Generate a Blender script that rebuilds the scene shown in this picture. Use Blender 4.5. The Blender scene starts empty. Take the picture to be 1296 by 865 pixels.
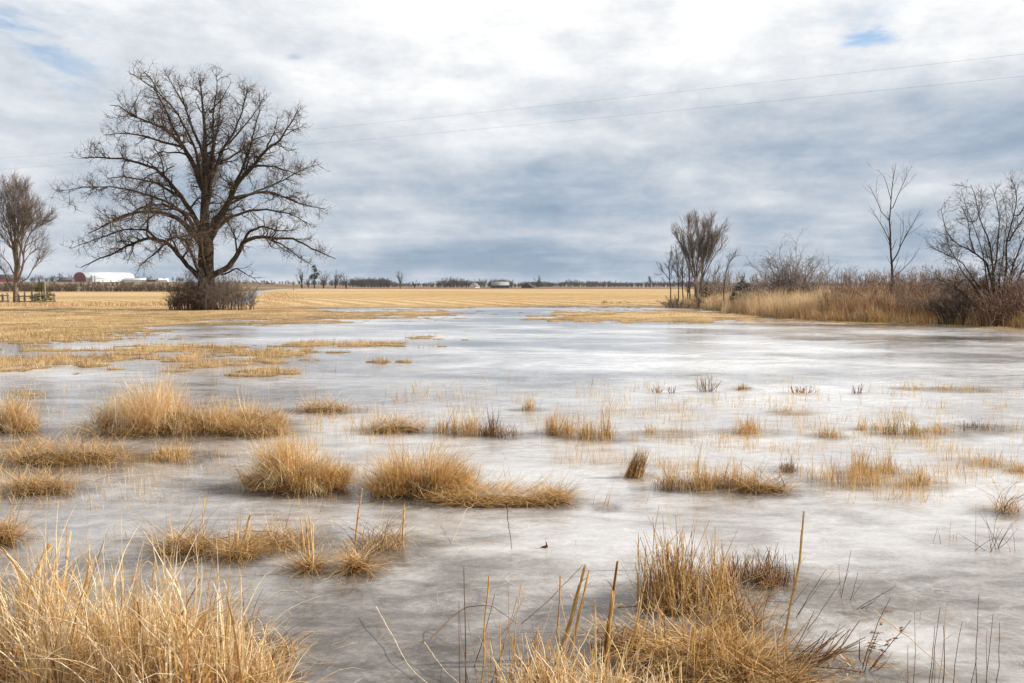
import bpy, math, random
import numpy as np
R = math.radians
S = bpy.context.scene
COL = S.collection
rng = np.random.default_rng(11)
random.seed(11)

# ------------------------------------------------------------------ camera
FPX, CX, CY, CAMZ, PITCH = 1008.0, 648.0, 432.5, 1.6, math.atan(70.5/1008.0)
cd = bpy.data.cameras.new('camera'); cam = bpy.data.objects.new('camera', cd); COL.objects.link(cam)
cd.sensor_width = 36.0; cd.lens = 28.0; cd.clip_end = 20000; cd.clip_start = 0.05
cam.location = (0, 0, CAMZ); cam.rotation_euler = (math.pi/2-PITCH, 0, 0)
S.camera = cam

# ------------------------------------------------------------------ sun, sky, exposure
SUN_EL, SUN_AZ = R(30), R(86)          # azimuth clockwise from +Y (view direction)
sl = bpy.data.lights.new('sun', 'SUN'); sl.energy = 5.0; sl.angle = R(0.5); sl.color = (1.0, 0.93, 0.82)
so = bpy.data.objects.new('sun', sl); COL.objects.link(so)
so.rotation_euler = (math.pi/2-SUN_EL, 0, -SUN_AZ+math.pi)
S.view_settings.view_transform = 'Standard'; S.view_settings.look = 'None'
S.view_settings.gamma = 1; S.view_settings.exposure = 0.36
S.view_settings.use_curve_mapping = False

W = bpy.data.worlds.new("World"); S.world = W; W.use_nodes = True
nt = W.node_tree; nt.nodes.clear()
class NG:
    """tiny node helper"""
    def __init__(s, nt): s.nt = nt
    def n(s, t, **k):
        o = s.nt.nodes.new(t)
        for a, b in k.items(): setattr(o, a, b)
        return o
    def val(s, sock, v):
        if isinstance(v, bpy.types.NodeSocket): s.nt.links.new(v, sock)
        elif v is not None: sock.default_value = v
    def math(s, op, a, b=None, c=None, clamp=False):
        o = s.n('ShaderNodeMath', operation=op, use_clamp=clamp)
        for i, v in enumerate((a, b, c)): s.val(o.inputs[i], v)
        return o.outputs[0]
    def mr(s, v, a, b, c=0.0, d=1.0, smooth=False):
        o = s.n('ShaderNodeMapRange', interpolation_type='SMOOTHSTEP' if smooth else 'LINEAR')
        for i, x in enumerate((v, a, b, c, d)): s.val(o.inputs[i], x)
        return o.outputs[0]
    def noise(s, vec, scale, detail=4, rough=0.5, dist=0.0):
        o = s.n('ShaderNodeTexNoise'); s.val(o.inputs['Vector'], vec)
        o.inputs['Scale'].default_value = scale; o.inputs['Detail'].default_value = detail
        o.inputs['Roughness'].default_value = rough; o.inputs['Distortion'].default_value = dist
        return o.outputs[0]
    def mapping(s, vec, scale=(1,1,1), loc=(0,0,0)):
        o = s.n('ShaderNodeMapping'); s.val(o.inputs[0], vec)
        o.inputs['Scale'].default_value = scale; o.inputs['Location'].default_value = loc
        return o.outputs[0]
    def ramp(s, f, stops, interp='LINEAR'):
        o = s.n('ShaderNodeValToRGB'); s.val(o.inputs[0], f); cr = o.color_ramp; cr.interpolation = interp
        while len(cr.elements) < len(stops): cr.elements.new(0.5)
        for e, (p, c) in zip(cr.elements, stops): e.position = p; e.color = (*c, 1)
        return o.outputs[0]
    def mix(s, f, a, b, mode='MIX'):
        o = s.n('ShaderNodeMix', data_type='RGBA', blend_type=mode)
        s.val(o.inputs[0], f)
        for i, v in ((6, a), (7, b)):
            if isinstance(v, tuple): o.inputs[i].default_value = (*v, 1)
            else: s.val(o.inputs[i], v)
        return o.outputs[2]
    def link(s, a, b): s.nt.links.new(a, b)

g = NG(nt)
tc = g.n('ShaderNodeTexCoord').outputs['Generated']
sep = g.n('ShaderNodeSeparateXYZ'); g.link(tc, sep.inputs[0])
X, Y, Z = sep.outputs
sky = g.n('ShaderNodeTexSky', sky_type='NISHITA'); sky.sun_disc = False
sky.sun_elevation = SUN_EL; sky.sun_rotation = SUN_AZ
zc = g.math('ADD', g.math('MAXIMUM', Z, 0.0), 0.11)
cx_ = g.math('DIVIDE', X, zc); cy_ = g.math('DIVIDE', Y, zc)
cmb = g.n('ShaderNodeCombineXYZ'); g.link(cx_, cmb.inputs[0]); g.link(cy_, cmb.inputs[1])
# cloud deck seen in perspective: big masses + rolls + fine break-up
n_big = g.noise(g.mapping(cmb.outputs[0], (0.26, 0.42, 1), (2.3, 0.6, 0)), 1.0, 3, 0.5, 0.25)
n_mid = g.noise(g.mapping(cmb.outputs[0], (0.75, 1.15, 1), (7.1, 3.0, 0)), 1.0, 7, 0.56, 0.2)
n_dir = g.noise(g.mapping(tc, (5.5, 5.5, 11.5), (1.0, 5.0, 2.2)), 1.0, 12, 0.62, 0.15)
n_puf = g.noise(g.mapping(tc, (13.0, 13.0, 36.0), (3.0, 1.0, 7.7)), 1.0, 9, 0.6, 0.2)
n = g.math('ADD', g.math('MULTIPLY', n_big, 0.30), g.math('ADD', g.math('MULTIPLY', n_mid, 0.24), g.math('ADD', g.math('MULTIPLY', n_dir, 0.44), g.math('MULTIPLY', n_puf, 0.17))))
az = g.math('ARCTAN2', X, Y)                                  # + = towards the sun
elev = g.math('ARCSINE', Z)
bias = g.math('ADD', g.mr(elev, 0.03, 0.38, -0.115, 0.022, True), g.math('MULTIPLY', g.math('MULTIPLY', g.mr(az, -0.6, 0.7, -0.02, 0.085), 1.0), g.mr(elev, 0.08, 0.3, 0.0, 1.0, True)))
# the heavier grey bank at middle right
bank = g.math('MULTIPLY', g.mr(az, 0.05, 0.40, 0.0, 1.0, True), g.math('MULTIPLY', g.mr(elev, 0.10, 0.15, 0, 1, True), g.mr(elev, 0.20, 0.26, 1, 0, True)))
bias = g.math('SUBTRACT', bias, g.math('MULTIPLY', bank, 0.05))
b = g.math('ADD', n, bias)
b = g.mr(b, 0.355, 0.665)
cloud = g.ramp(b, [(0.0, (0.29, 0.375, 0.485)), (0.25, (0.40, 0.475, 0.57)), (0.48, (0.55, 0.60, 0.665)), (0.72, (0.72, 0.75, 0.79)), (1.0, (0.94, 0.945, 0.945))])
# clear gaps
def gap(a, e, rad, sx=1.0):
    da = g.math('DIVIDE', g.math('SUBTRACT', az, a), sx); de = g.math('SUBTRACT', elev, e)
    d = g.math('SQRT', g.math('ADD', g.math('MULTIPLY', da, da), g.math('MULTIPLY', de, de)))
    return g.mr(d, 0.0, rad, 1.0, 0.0, True)
def pix_dir(px, py):
    u = (px-CX)/FPX; v = (CY-py)/FPX
    y = math.cos(PITCH)+v*math.sin(PITCH); z = -math.sin(PITCH)+v*math.cos(PITCH)
    return math.atan2(u, y), math.atan2(z, math.hypot(u, y))
gaps = None
for (px, py, rad, sx, st) in ((-30, 60, 0.16, 1.6, 0.75), (1102, 48, 0.026, 2.6, 1.0), (373, 71, 0.013, 2.2, .62), (1075, 22, .03, 4, .5), (690, 60, 0.03, 3.0, 0.5), (200, 330, 0.03, 5, 0.3), (640, 330, .04, 4, .3)):
    a_, e_ = pix_dir(px, py)
    q = g.math('MULTIPLY', gap(a_, e_, rad, sx), st)
    gaps = q if gaps is None else g.math('MAXIMUM', gaps, q)
gn = g.noise(g.mapping(tc, (9, 9, 26), (4, 4, 0)), 1.0, 5, 0.6, 0.4)
gm = g.mr(g.math('MULTIPLY', gaps, g.mr(gn, 0.38, 0.62)), 0.12, 0.9, 0, 1, True)
# low haze layer of pale blue right on the horizon
bgc = g.n('ShaderNodeBackground'); g.link(cloud, bgc.inputs[0]); bgc.inputs[1].default_value = 0.84
bgs = g.n('ShaderNodeBackground'); g.link(sky.outputs[0], bgs.inputs[0]); bgs.inputs[1].default_value = 0.13
ms = g.n('ShaderNodeMixShader'); g.link(gm, ms.inputs[0]); g.link(bgc.outputs[0], ms.inputs[1]); g.link(bgs.outputs[0], ms.inputs[2])
wo = g.n('ShaderNodeOutputWorld'); g.link(ms.outputs[0], wo.inputs[0])

# ------------------------------------------------------------------ numeric helpers
def at(px, py, z=0.0):
    """pixel of the photo -> point on the plane at height z"""
    u = (px-CX)/FPX; v = (CY-py)/FPX
    dy = math.cos(PITCH)+v*math.sin(PITCH); dz = -math.sin(PITCH)+v*math.cos(PITCH)
    t = (z-CAMZ)/dz
    return np.array([u*t, dy*t, z])
def P3(px, py, Yw):
    u = (px-CX)/FPX; v = (CY-py)/FPX
    dy = math.cos(PITCH)+v*math.sin(PITCH); dz = -math.sin(PITCH)+v*math.cos(PITCH)
    t = Yw/dy
    return np.array([u*t, Yw, CAMZ+dz*t])
def proj(x, y, z=0.0):
    zz = z-CAMZ
    f = np.maximum(y*math.cos(PITCH)-zz*math.sin(PITCH), 0.3)
    up = y*math.sin(PITCH)+zz*math.cos(PITCH)
    return CX+FPX*x/f, CY-FPX*up/f
def vnoise(x, y, seed=0):
    xi = np.floor(x).astype(np.int64); yi = np.floor(y).astype(np.int64)
    fx = x-xi; fy = y-yi; fx = fx*fx*(3-2*fx); fy = fy*fy*(3-2*fy)
    def h(a, b):
        k = (a*374761393+b*668265263+seed*1442695041) & 0xFFFFFFFF
        k = ((k ^ (k >> 13))*1274126177) & 0xFFFFFFFF
        return ((k ^ (k >> 16)) & 0xFFFF)/65535.0
    return (h(xi, yi)*(1-fx)+h(xi+1, yi)*fx)*(1-fy)+(h(xi, yi+1)*(1-fx)+h(xi+1, yi+1)*fx)*fy
def fbm(x, y, seed=0, o=4, gain=0.5):
    r = 0; a = 1; t = 0
    for i in range(o):
        r = r+a*vnoise(x*2**i+13.7*i, y*2**i-7.1*i, seed+i); t += a; a *= gain
    return r/t
def ss(a, b, x):
    t = np.clip((x-a)/(b-a), 0, 1); return t*t*(3-2*t)

def shore_py(px):
    return np.interp(px, [-900, -300, 0, 60, 100, 150, 200, 250, 300, 400, 470, 560, 590, 610, 640, 840, 880, 920, 960, 1060, 1150, 1240, 1296, 1500, 2200],
                         [470, 446, 432, 430, 427, 419, 416, 412, 409, 405, 403, 400, 397, 391, 389.5, 389, 391, 396, 401.5, 407.5, 409.5, 413, 416, 424, 450])
PATCH = [(60,458,150,13,1),(310,452,130,14,1),(210,445,130,9,.9),(470,436,110,6,1.0),(475,458,60,5,.7),(250,466,80,7,1),(455,480,60,4,.6),
         (20,443,80,8,.9),(120,470,70,6,.9),(330,468,70,8,1.1),(40,497,50,4,.7),(545,430,60,4,.7),(400,470,60,6,.7),(150,455,80,10,.8),(520,476,40,3,.5),
         (830,401,140,7,2.2),(745,397,60,4,1.2),(930,404,60,3,1.0),(510,397,110,4,1.2),
         (-200,470,160,30,1.2)]
def G(x, y):
    """> 0 land above the ice"""
    px, py = proj(x, y)
    py = np.clip(py, 362.6, 2000)
    yb = shore_py(px)
    g0 = np.clip((yb-py)/(yb-362.5)*3.2, -4, 3)
    n = fbm(x/2.6, y/1.7, 3, 5, .6)-0.5
    n2 = fbm(x/0.9, y/0.7, 9, 4, .6)-0.5
    left = ss(760, 520, px)
    g1 = g0+n*(1.5+left*1.3)+n2*1.0
    # the ice lens that cuts into the left meadow
    g1 = g1-2.6*np.exp(-((px-480)/70)**2-((py-392)/2.2)**2)-1.5*np.exp(-((px-640)/200)**2-((py-393)/2.5)**2)
    gp = np.full_like(g1, -9.0)
    for (a, b_, rx, ry, s) in PATCH:
        d = np.exp(-(((px-a)/rx)**2+((py-b_)/ry)**2)*0.9)
        gp = np.maximum(gp, -1.75+d*s*1.75)
    n3 = fbm(x/0.42, y/0.36, 15, 3, .6)-0.5
    g2 = gp+(n*2.6+n2*4.2+n3*2.4)*np.clip((gp+1.75)/.7, 0, 1)
    g1 = g1+n3*.8
    near = 1.6-np.hypot((x+1.9)/1.5, (y-2.2)/1.25)*1.6           # the bank under the reeds, lower left
    near2 = (1.55-y)*2.0
    g3 = near2+n2*0.5
    return np.maximum(np.maximum(g1, g2), g3)
def swell(x, y):
    u = x/np.maximum(y, 1.0)
    mc = ss(-.37, -.27, u+ (fbm(x/40, y/40, 4, 2)-.5)*.02)
    h = mc*0.78*ss(60, 160, y)*(1-ss(175, 420, y))
    h = h-0.35*(1-mc)*ss(85, 125, y)*(1-ss(125, 170, y))
    ml = 1-ss(-.36, -.16, u)
    h = h+ml*5.4*ss(230, 820, y)+ml*6*ss(900, 2500, y)
    h = h+(1-ml)*1.2*ss(600, 1500, y)*0.0
    # raised bank with shrubs on the right
    px, py = proj(x, y); yb = shore_py(px)
    m = ss(840, 900, px)*ss(0.5, 6.0, y-1008*1.6/np.maximum(yb-362.0, 1))*(1-ss(90, 200, y))
    return h+m*0.35
def height(x, y):
    g_ = G(x, y)
    h = np.where(g_ > 0, 0.012+0.05*np.tanh(g_*0.8), -0.05*np.tanh(-g_)-0.002)
    h = h+np.where(g_ > 0, (fbm(x/0.35, y/0.35, 21, 3)-0.5)*0.035*np.clip(g_, 0, 1), 0)
    return h+swell(x, y)

def mk(name, V, F, mat=None, parent=None, rnd=None, smooth=False, loc=None):
    """one mesh object from vertex and face arrays; rnd = per-vertex RGBA"""
    me = bpy.data.meshes.new(name)
    V = np.asarray(V, dtype=np.float32)
    me.vertices.add(len(V)); me.vertices.foreach_set('co', V.ravel())
    if isinstance(F, np.ndarray): Fs = [F]
    else: Fs = [f for f in F if len(f)]
    nl = sum(f.size for f in Fs); npol = sum(len(f) for f in Fs)
    me.loops.add(nl); me.loops.foreach_set('vertex_index', np.concatenate([f.ravel() for f in Fs]).astype(np.int32))
    me.polygons.add(npol)
    st = []; o = 0
    for f in Fs:
        st.append(o+np.arange(len(f))*f.shape[1]); o += f.size
    me.polygons.foreach_set('loop_start', np.concatenate(st).astype(np.int32))
    if smooth: me.polygons.foreach_set('use_smooth', np.ones(npol, dtype=bool))
    me.update(calc_edges=True)
    if rnd is not None:
        a = me.color_attributes.new('Col', 'FLOAT_COLOR', 'POINT')
        a.data.foreach_set('color', np.asarray(rnd, dtype=np.float32).ravel())
    o = bpy.data.objects.new(name, me); COL.objects.link(o)
    if mat: me.materials.append(mat)
    if parent: o.parent = parent
    if loc is not None: o.location = loc
    return o
def tag(o, label=None, cat=None, group=None, kind=None):
    if label: o['label'] = label
    if cat: o['category'] = cat
    if group: o['group'] = group
    if kind: o['kind'] = kind
    return o
def empty(name, loc=(0, 0, 0)):
    o = bpy.data.objects.new(name, None); COL.objects.link(o); o.location = loc; o.empty_display_size = .2
    return o
class Acc:
    """accumulates geometry pieces for one mesh"""
    def __init__(s): s.V = []; s.F = {}; s.C = []; s.n = 0
    def add(s, V, F, C=None):
        V = np.asarray(V, float).reshape(-1, 3)
        for f in (F if isinstance(F, list) else [F]):
            f = np.asarray(f)
            if len(f): s.F.setdefault(f.shape[1], []).append(f+s.n)
        if C is None: C = np.tile([.5, .5, .5, 1.], (len(V), 1))
        s.V.append(V); s.C.append(C); s.n += len(V)
    def build(s, name, mat, parent=None, smooth=False, origin=None):
        V = np.concatenate(s.V)
        if origin is not None: V = V-np.asarray(origin)
        return mk(name, V, [np.concatenate(f) for f in s.F.values()], mat, parent, np.concatenate(s.C), smooth)
    def box(s, c, size, rz=0.0, c0=.5):
        x, y, z = np.array(size)/2
        v = np.array([(a*x, b*y, d*z) for a in (-1, 1) for b in (-1, 1) for d in (-1, 1)])
        ca, sa = math.cos(rz), math.sin(rz)
        v = np.stack([v[:, 0]*ca-v[:, 1]*sa, v[:, 0]*sa+v[:, 1]*ca, v[:, 2]], 1)+np.array(c)
        s.add(v, np.array([(0,1,3,2),(4,6,7,5),(0,4,5,1),(2,3,7,6),(0,2,6,4),(1,5,7,3)]), np.tile([c0, .5, .5, 1], (8, 1)))

def tubes(P, Rr, sides=3, c=None, cap=False):
    """P (N,K,3), Rr (N,K) -> verts, quads, colours"""
    N, K, _ = P.shape
    T = np.gradient(P, axis=1); T /= np.linalg.norm(T, axis=2, keepdims=True)+1e-9
    m = T.mean(1); ref = np.where(np.abs(m[:, 2:3]) > .75, np.array([[1., 0, 0]]), np.array([[0, 0, 1.]]))[:, None, :]
    A = np.cross(T, np.broadcast_to(ref, T.shape)); A /= np.linalg.norm(A, axis=2, keepdims=True)+1e-9
    B = np.cross(T, A)
    th = np.arange(sides)*2*np.pi/sides
    V = P[:, :, None, :]+Rr[:, :, None, None]*(np.cos(th)[None, None, :, None]*A[:, :, None, :]+np.sin(th)[None, None, :, None]*B[:, :, None, :])
    idx = np.arange(N*K*sides).reshape(N, K, sides)
    a = idx[:, :-1, :]; b_ = np.roll(a, -1, 2); d = idx[:, 1:, :]; c_ = np.roll(d, -1, 2)
    F = np.stack([a, b_, c_, d], -1).reshape(-1, 4)
    C = np.ones((N, K, sides, 4)); C[..., 0] = (rng.random(N) if c is None else c)[:, None, None]
    C[..., 1] = np.linspace(0, 1, K)[None, :, None]; C[..., 2] = rng.random(N)[:, None, None]
    return V.reshape(-1, 3), F, C.reshape(-1, 4)

def resample(pts, K):
    pts = np.asarray(pts, float)
    d = np.r_[0, np.cumsum(np.linalg.norm(np.diff(pts, axis=0), axis=1))]
    # Catmull-like smoothing by dense cubic interpolation of each coordinate
    t = np.linspace(0, d[-1], K)
    out = np.stack([np.interp(t, d, pts[:, i]) for i in range(3)], 1)
    return out
def grow(P, Rr, n, tr=(.2, 1), ang=(45, 12), ln=(.3, .5), K=6, wig=.25, up=.1, rf=.6, rmin=.006, absl=None, tip=.25, wl=1.0):
    """children of the branches P: n in all, seeded by length"""
    N, Kp, _ = P.shape
    L = np.linalg.norm(np.diff(P, axis=1), axis=2).sum(1)
    w = L**wl; i = rng.choice(N, n, p=w/w.sum())
    t = tr[0]+(tr[1]-tr[0])*rng.random(n)**.85
    f = t*(Kp-1); k = np.minimum(f.astype(int), Kp-2); f = f-k
    p0 = P[i, k]*(1-f)[:, None]+P[i, k+1]*f[:, None]
    r0 = Rr[i, k]*(1-f)+Rr[i, k+1]*f
    T = P[i, k+1]-P[i, k]; T /= np.linalg.norm(T, axis=1, keepdims=True)+1e-9
    q = rng.normal(size=(n, 3)); q -= (q*T).sum(1, keepdims=True)*T; q /= np.linalg.norm(q, axis=1, keepdims=True)
    a = np.radians(rng.normal(ang[0], ang[1], n))
    d = np.cos(a)[:, None]*T+np.sin(a)[:, None]*q
    ll = (rng.uniform(*absl, n) if absl else L[i]*rng.uniform(*ln, n))*(1.15-.65*t)
    Q = np.zeros((n, K, 3)); Q[:, 0] = p0
    for j in range(1, K):
        d = d+wig*rng.normal(size=(n, 3)); d[:, 2] += up
        d /= np.linalg.norm(d, axis=1, keepdims=True)
        Q[:, j] = Q[:, j-1]+d*(ll/(K-1))[:, None]
    r = np.maximum(np.minimum(r0*rf, ll*.035), rmin)
    RR = np.maximum(r[:, None]*np.linspace(1, tip, K)[None, :], rmin*.55)
    return Q, RR

def blades(P, az, tilt, L, w, curl, K=5, strip=True, taper=.85, wob=.06, bend=None, tipw=.0, mixc=None):
    N = len(P); s = np.linspace(0, 1, K)[None, :]
    L = np.broadcast_to(L, N).astype(float); w = np.broadcast_to(w, N).astype(float)
    th = tilt[:, None]+curl[:, None]*s**1.4+np.cumsum(rng.normal(0, wob, (N, K)), 1)
    a = az[:, None]+np.cumsum(rng.normal(0, wob*1.5, (N, K)), 1)
    if bend is not None:                                       # a sharp snap at a random node
        kb = rng.integers(1, K-1, N); hit = (rng.random(N) < bend)[:, None]
        th = th+np.where(hit & (np.arange(K)[None, :] >= kb[:, None]), rng.uniform(.5, 1.9, N)[:, None], 0)
    D = np.stack([np.sin(th)*np.cos(a), np.sin(th)*np.sin(a), np.cos(th)], -1)
    C = np.zeros((N, K, 3)); C[:, 1:] = np.cumsum(D[:, :-1]*(L/(K-1))[:, None, None], 1)
    C += P[:, None, :]
    # nothing sinks through the ice or soil it stands on
    C[:, :, 2] = np.maximum(C[:, :, 2], P[:, None, 2]+.004)
    wd = w[:, None]*(1-taper*s**1.5)
    col = rng.random(N) if mixc is None else mixc
    if strip:
        psi = a[:, :1]+np.pi/2+rng.normal(0, .7, (N, 1))
        sd = np.stack([np.cos(psi), np.sin(psi), np.zeros_like(psi)], -1)
        V = np.stack([C-sd*wd[..., None]/2, C+sd*wd[..., None]/2], 2)
        idx = np.arange(N*K*2).reshape(N, K, 2)
        F = np.stack([idx[:, :-1, 0], idx[:, :-1, 1], idx[:, 1:, 1], idx[:, 1:, 0]], -1).reshape(-1, 4)
        cc = np.ones((N, K, 2, 4)); cc[..., 0] = col[:, None, None]; cc[..., 1] = s[..., None]; cc[..., 2] = rng.random(N)[:, None, None]
        return V.reshape(-1, 3), F, cc.reshape(-1, 4)
    return tubes(C, wd/2, 3, col)

# ------------------------------------------------------------------ materials
def mat(name):
    m = bpy.data.materials.new(name); m.use_nodes = True; m.node_tree.nodes.clear(); return m, NG(m.node_tree)
def out(g, sh):
    o = g.n('ShaderNodeOutputMaterial'); g.link(sh, o.inputs[0])
def attr(g, name='Col'):
    a = g.n('ShaderNodeAttribute', attribute_name=name); s_ = g.n('ShaderNodeSeparateColor'); g.link(a.outputs['Color'], s_.inputs[0])
    return a.outputs['Color'], s_.outputs
def straw(name, stops, trans=.28, spec=.25):
    m, g = mat(name); c, (r, t, q) = attr(g)
    co = g.ramp(r, stops)
    tc = g.n('ShaderNodeTexCoord').outputs['Object']
    nz = g.noise(tc, 38.0, 2)
    co = g.mix(1.0, co, g.ramp(nz, [(.3, (.72, .68, .62)), (.7, (1.12, 1.1, 1.06))]), 'MULTIPLY')
    p = g.n('ShaderNodeBsdfPrincipled'); g.link(co, p.inputs['Base Color']); p.inputs['Roughness'].default_value = .5
    p.inputs['Specular IOR Level'].default_value = spec
    tr = g.n('ShaderNodeBsdfTranslucent'); g.link(co, tr.inputs[0])
    mx = g.n('ShaderNodeMixShader'); mx.inputs[0].default_value = trans
    g.link(p.outputs[0], mx.inputs[1]); g.link(tr.outputs[0], mx.inputs[2]); out(g, mx.outputs[0]); return m
def simple(name, c0, c1, scale=6.0, rough=.8, spec=.3, bump=0.0):
    m, g = mat(name); tc = g.n('ShaderNodeTexCoord').outputs['Object']
    nz = g.noise(tc, scale, 5, .6)
    p = g.n('ShaderNodeBsdfPrincipled'); g.link(g.ramp(nz, [(.3, c0), (.7, c1)]), p.inputs['Base Color'])
    p.inputs['Roughness'].default_value = rough; p.inputs['Specular IOR Level'].default_value = spec
    if bump:
        b = g.n('ShaderNodeBump'); b.inputs['Strength'].default_value = bump; g.link(nz, b.inputs['Height']); g.link(b.outputs[0], p.inputs['Normal'])
    out(g, p.outputs[0]); return m
GOLD = [(0, (.22, .10, .03)), (.18, (.48, .26, .08)), (.45, (.70, .44, .16)), (.75, (.80, .58, .28)), (1, (.88, .75, .52))]
M_gold = straw('dry_straw', GOLD)
M_pale = straw('bleached_straw', [(0, (.40, .22, .09)), (.25, (.68, .45, .21)), (.6, (.82, .62, .36)), (1, (.90, .80, .62))])
M_brown = straw('brown_thatch', [(0, (.085, .04, .016)), (.3, (.30, .16, .055)), (.65, (.60, .37, .14)), (1, (.80, .60, .32))], .22)
M_rust = straw('rusty_stems', [(0, (.09, .04, .022)), (.5, (.24, .115, .05)), (1, (.46, .27, .12))], .12)
M_green = straw('moss_straw', [(0, (.24, .16, .04)), (.5, (.50, .36, .11)), (1, (.74, .56, .25))])
M_meadow = straw('meadow_grass', [(0, (.24, .14, .06)), (.25, (.50, .335, .16)), (.65, (.69, .51, .30)), (1, (.84, .71, .50))], .3, .15)
M_bank = straw('bank_grass', [(0, (.27, .15, .07)), (.3, (.50, .33, .17)), (.7, (.70, .52, .31)), (1, (.84, .70, .50))], .3, .15)
M_reed = straw('bank_stalks', [(0, (.15, .075, .04)), (.35, (.32, .18, .09)), (.7, (.56, .35, .17)), (1, (.78, .58, .34))], .2, .15)
M_dog = straw('red_twigs', [(0, (.075, .036, .028)), (.45, (.17, .085, .06)), (.8, (.27, .165, .11)), (1, (.40, .28, .19))], 0, .2)
M_twig = straw('grey_brown_twigs', [(0, (.035, .026, .02)), (.5, (.085, .06, .044)), (1, (.17, .12, .085))], 0, .2)
M_twigpale = straw('pale_twigs', [(0, (.10, .078, .068)), (.5, (.19, .15, .13)), (1, (.31, .25, .21))], 0, .2)
M_bark = simple('oak_bark', (.022, .016, .011), (.075, .054, .034), 9, .95, .1, .6)
M_barkpale = simple('ash_bark', (.10, .075, .055), (.24, .18, .13), 9, .9, .1, .4)  # paler brown bark of the ash and the grove tree
M_wood = simple('weathered_wood', (.12, .105, .09), (.30, .27, .23), 14, .9, .1, .3)
M_needle = straw('pine_needles', [(0, (.02, .035, .016)), (.5, (.05, .075, .03)), (1, (.11, .13, .05))], .1, .2)
M_cedar = straw('yellow_green_needles', [(0, (.06, .075, .02)), (.5, (.15, .16, .045)), (1, (.30, .27, .09))], .15, .2)
M_wire = simple('wire_grey', (.20, .20, .21), (.26, .26, .27), 3, .5)
M_red = simple('barn_red', (.20, .025, .025), (.30, .045, .04), .6, .8)
M_tin = simple('white_steel', (.50, .52, .55), (.64, .65, .67), .25, .5, .4)
M_greyroof = simple('grey_shingles', (.15, .145, .15), (.24, .23, .235), .6, .85)
M_darkwood = simple('dark_barn_boards', (.05, .045, .045), (.11, .10, .095), .8, .9)
M_wall = simple('pale_siding', (.48, .46, .43), (.62, .60, .57), .6, .8)
M_concrete = simple('silo_concrete', (.28, .28, .28), (.42, .42, .42), .6, .85)
M_farwood = straw('far_wood', [(0, (.045, .038, .036)), (.5, (.085, .072, .064)), (1, (.15, .12, .10))], 0, .05)
M_hedge = straw('far_hedge', [(0, (.06, .045, .035)), (.5, (.12, .09, .065)), (1, (.21, .16, .115))], 0, .05)

# ------------------------------------------------------------------ the ground, one sheet
def fan(rows, cols, umax, dmin, dmax, apex=-14.0):
    d = rows if isinstance(rows, np.ndarray) else np.geomspace(dmin, dmax, rows); rows = len(d); u = np.linspace(-umax, umax, cols)
    u = np.sign(u)*np.abs(u)**1.25*umax**-.25
    D, U = np.meshgrid(d, u, indexing='ij')
    x = D*U; y = D+apex
    idx = np.arange(rows*cols).reshape(rows, cols)
    F = np.stack([idx[:-1, :-1], idx[:-1, 1:], idx[1:, 1:], idx[1:, :-1]], -1).reshape(-1, 4)
    return x.ravel(), y.ravel(), F
gx, gy, gF = fan(np.concatenate([np.geomspace(1.5, 13.9, 60), np.geomspace(14, 90, 800), np.geomspace(91, 5000, 260)]), 860, 1.9, 1.5, 5000)
gz = height(gx, gy)
gpx, gpy = proj(gx, gy)
gu = gx/np.maximum(gy, 1)
def lerp(a, b, t): return a*(1-t)[:, None]+np.array(b)[None, :]*t[:, None]
gc = np.tile([.58, .42, .24], (len(gx), 1))                                      # meadow straw
gc = lerp(gc, (.27, .18, .09), .75*ss(.45, .7, fbm(gx/1.3, gy/1.3, 31, 4)))
shz = ss(2.2, .2, G(gx, gy))*(gy < 75)                                             # wet trampled rim next to the ice
gc = lerp(gc, (.24, .155, .075), .5*shz)
gc = lerp(gc, (.24, .20, .07), .35*ss(.5, .7, fbm(gx/2.1, gy/1.4, 37, 3))*(gy < 40))
fld = ss(58, 70, gy)
fc = np.tile([.59, .445, .265], (len(gx), 1)); fc = lerp(fc, (.50, .355, .185), ss(.40, .68, fbm(gx/30, gy/12, 41, 3)))
fc = lerp(fc, (.43, .31, .17), .6*ss(80, 110, gy)*ss(150, 120, gy)*(1-ss(-.40, -.30, gu)))
gc = gc*(1-fld)[:, None]+fc*fld[:, None]
far = ss(176, 215, gy+(fbm(gx/30, gy/30, 44, 2)-.5)*30)
fc2 = np.tile([.19, .135, .09], (len(gx), 1)); fc2 = lerp(fc2, (.30, .22, .14), ss(.45, .62, fbm(gx/140, gy/60, 51, 3)))
gc = gc*(1-far)[:, None]+fc2*far[:, None]
mud = ss(.25, -.15, G(gx, gy))*(gy < 75)
gc = lerp(gc, (.10, .075, .05), mud)
gcol = np.c_[gc, fld*(1-far)]
m, g = mat('ground_soil')
a = g.n('ShaderNodeAttribute', attribute_name='Col')
tcn = g.n('ShaderNodeTexCoord').outputs['Object']
n1 = g.noise(tcn, 14, 5, .6); n2 = g.noise(tcn, 1.1, 5, .65)
cmul = g.ramp(n1, [(.3, (.60, .56, .50)), (.7, (1.2, 1.17, 1.1))])
cmul2 = g.ramp(n2, [(.3, (.85, .83, .80)), (.7, (1.08, 1.08, 1.08))])
rows_ = g.n('ShaderNodeTexWave', wave_type='RINGS', rings_direction='Z'); g.link(g.mapping(tcn, (1, 1, 1), (95, -40, 0)), rows_.inputs[0])
rows_.inputs['Scale'].default_value = .11; rows_.inputs['Distortion'].default_value = 3.0; rows_.inputs['Detail'].default_value = 3; rows_.inputs['Detail Scale'].default_value = .25
rc = g.ramp(rows_.outputs[0], [(.2, (.72, .67, .60)), (.8, (1.10, 1.10, 1.10))])
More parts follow.
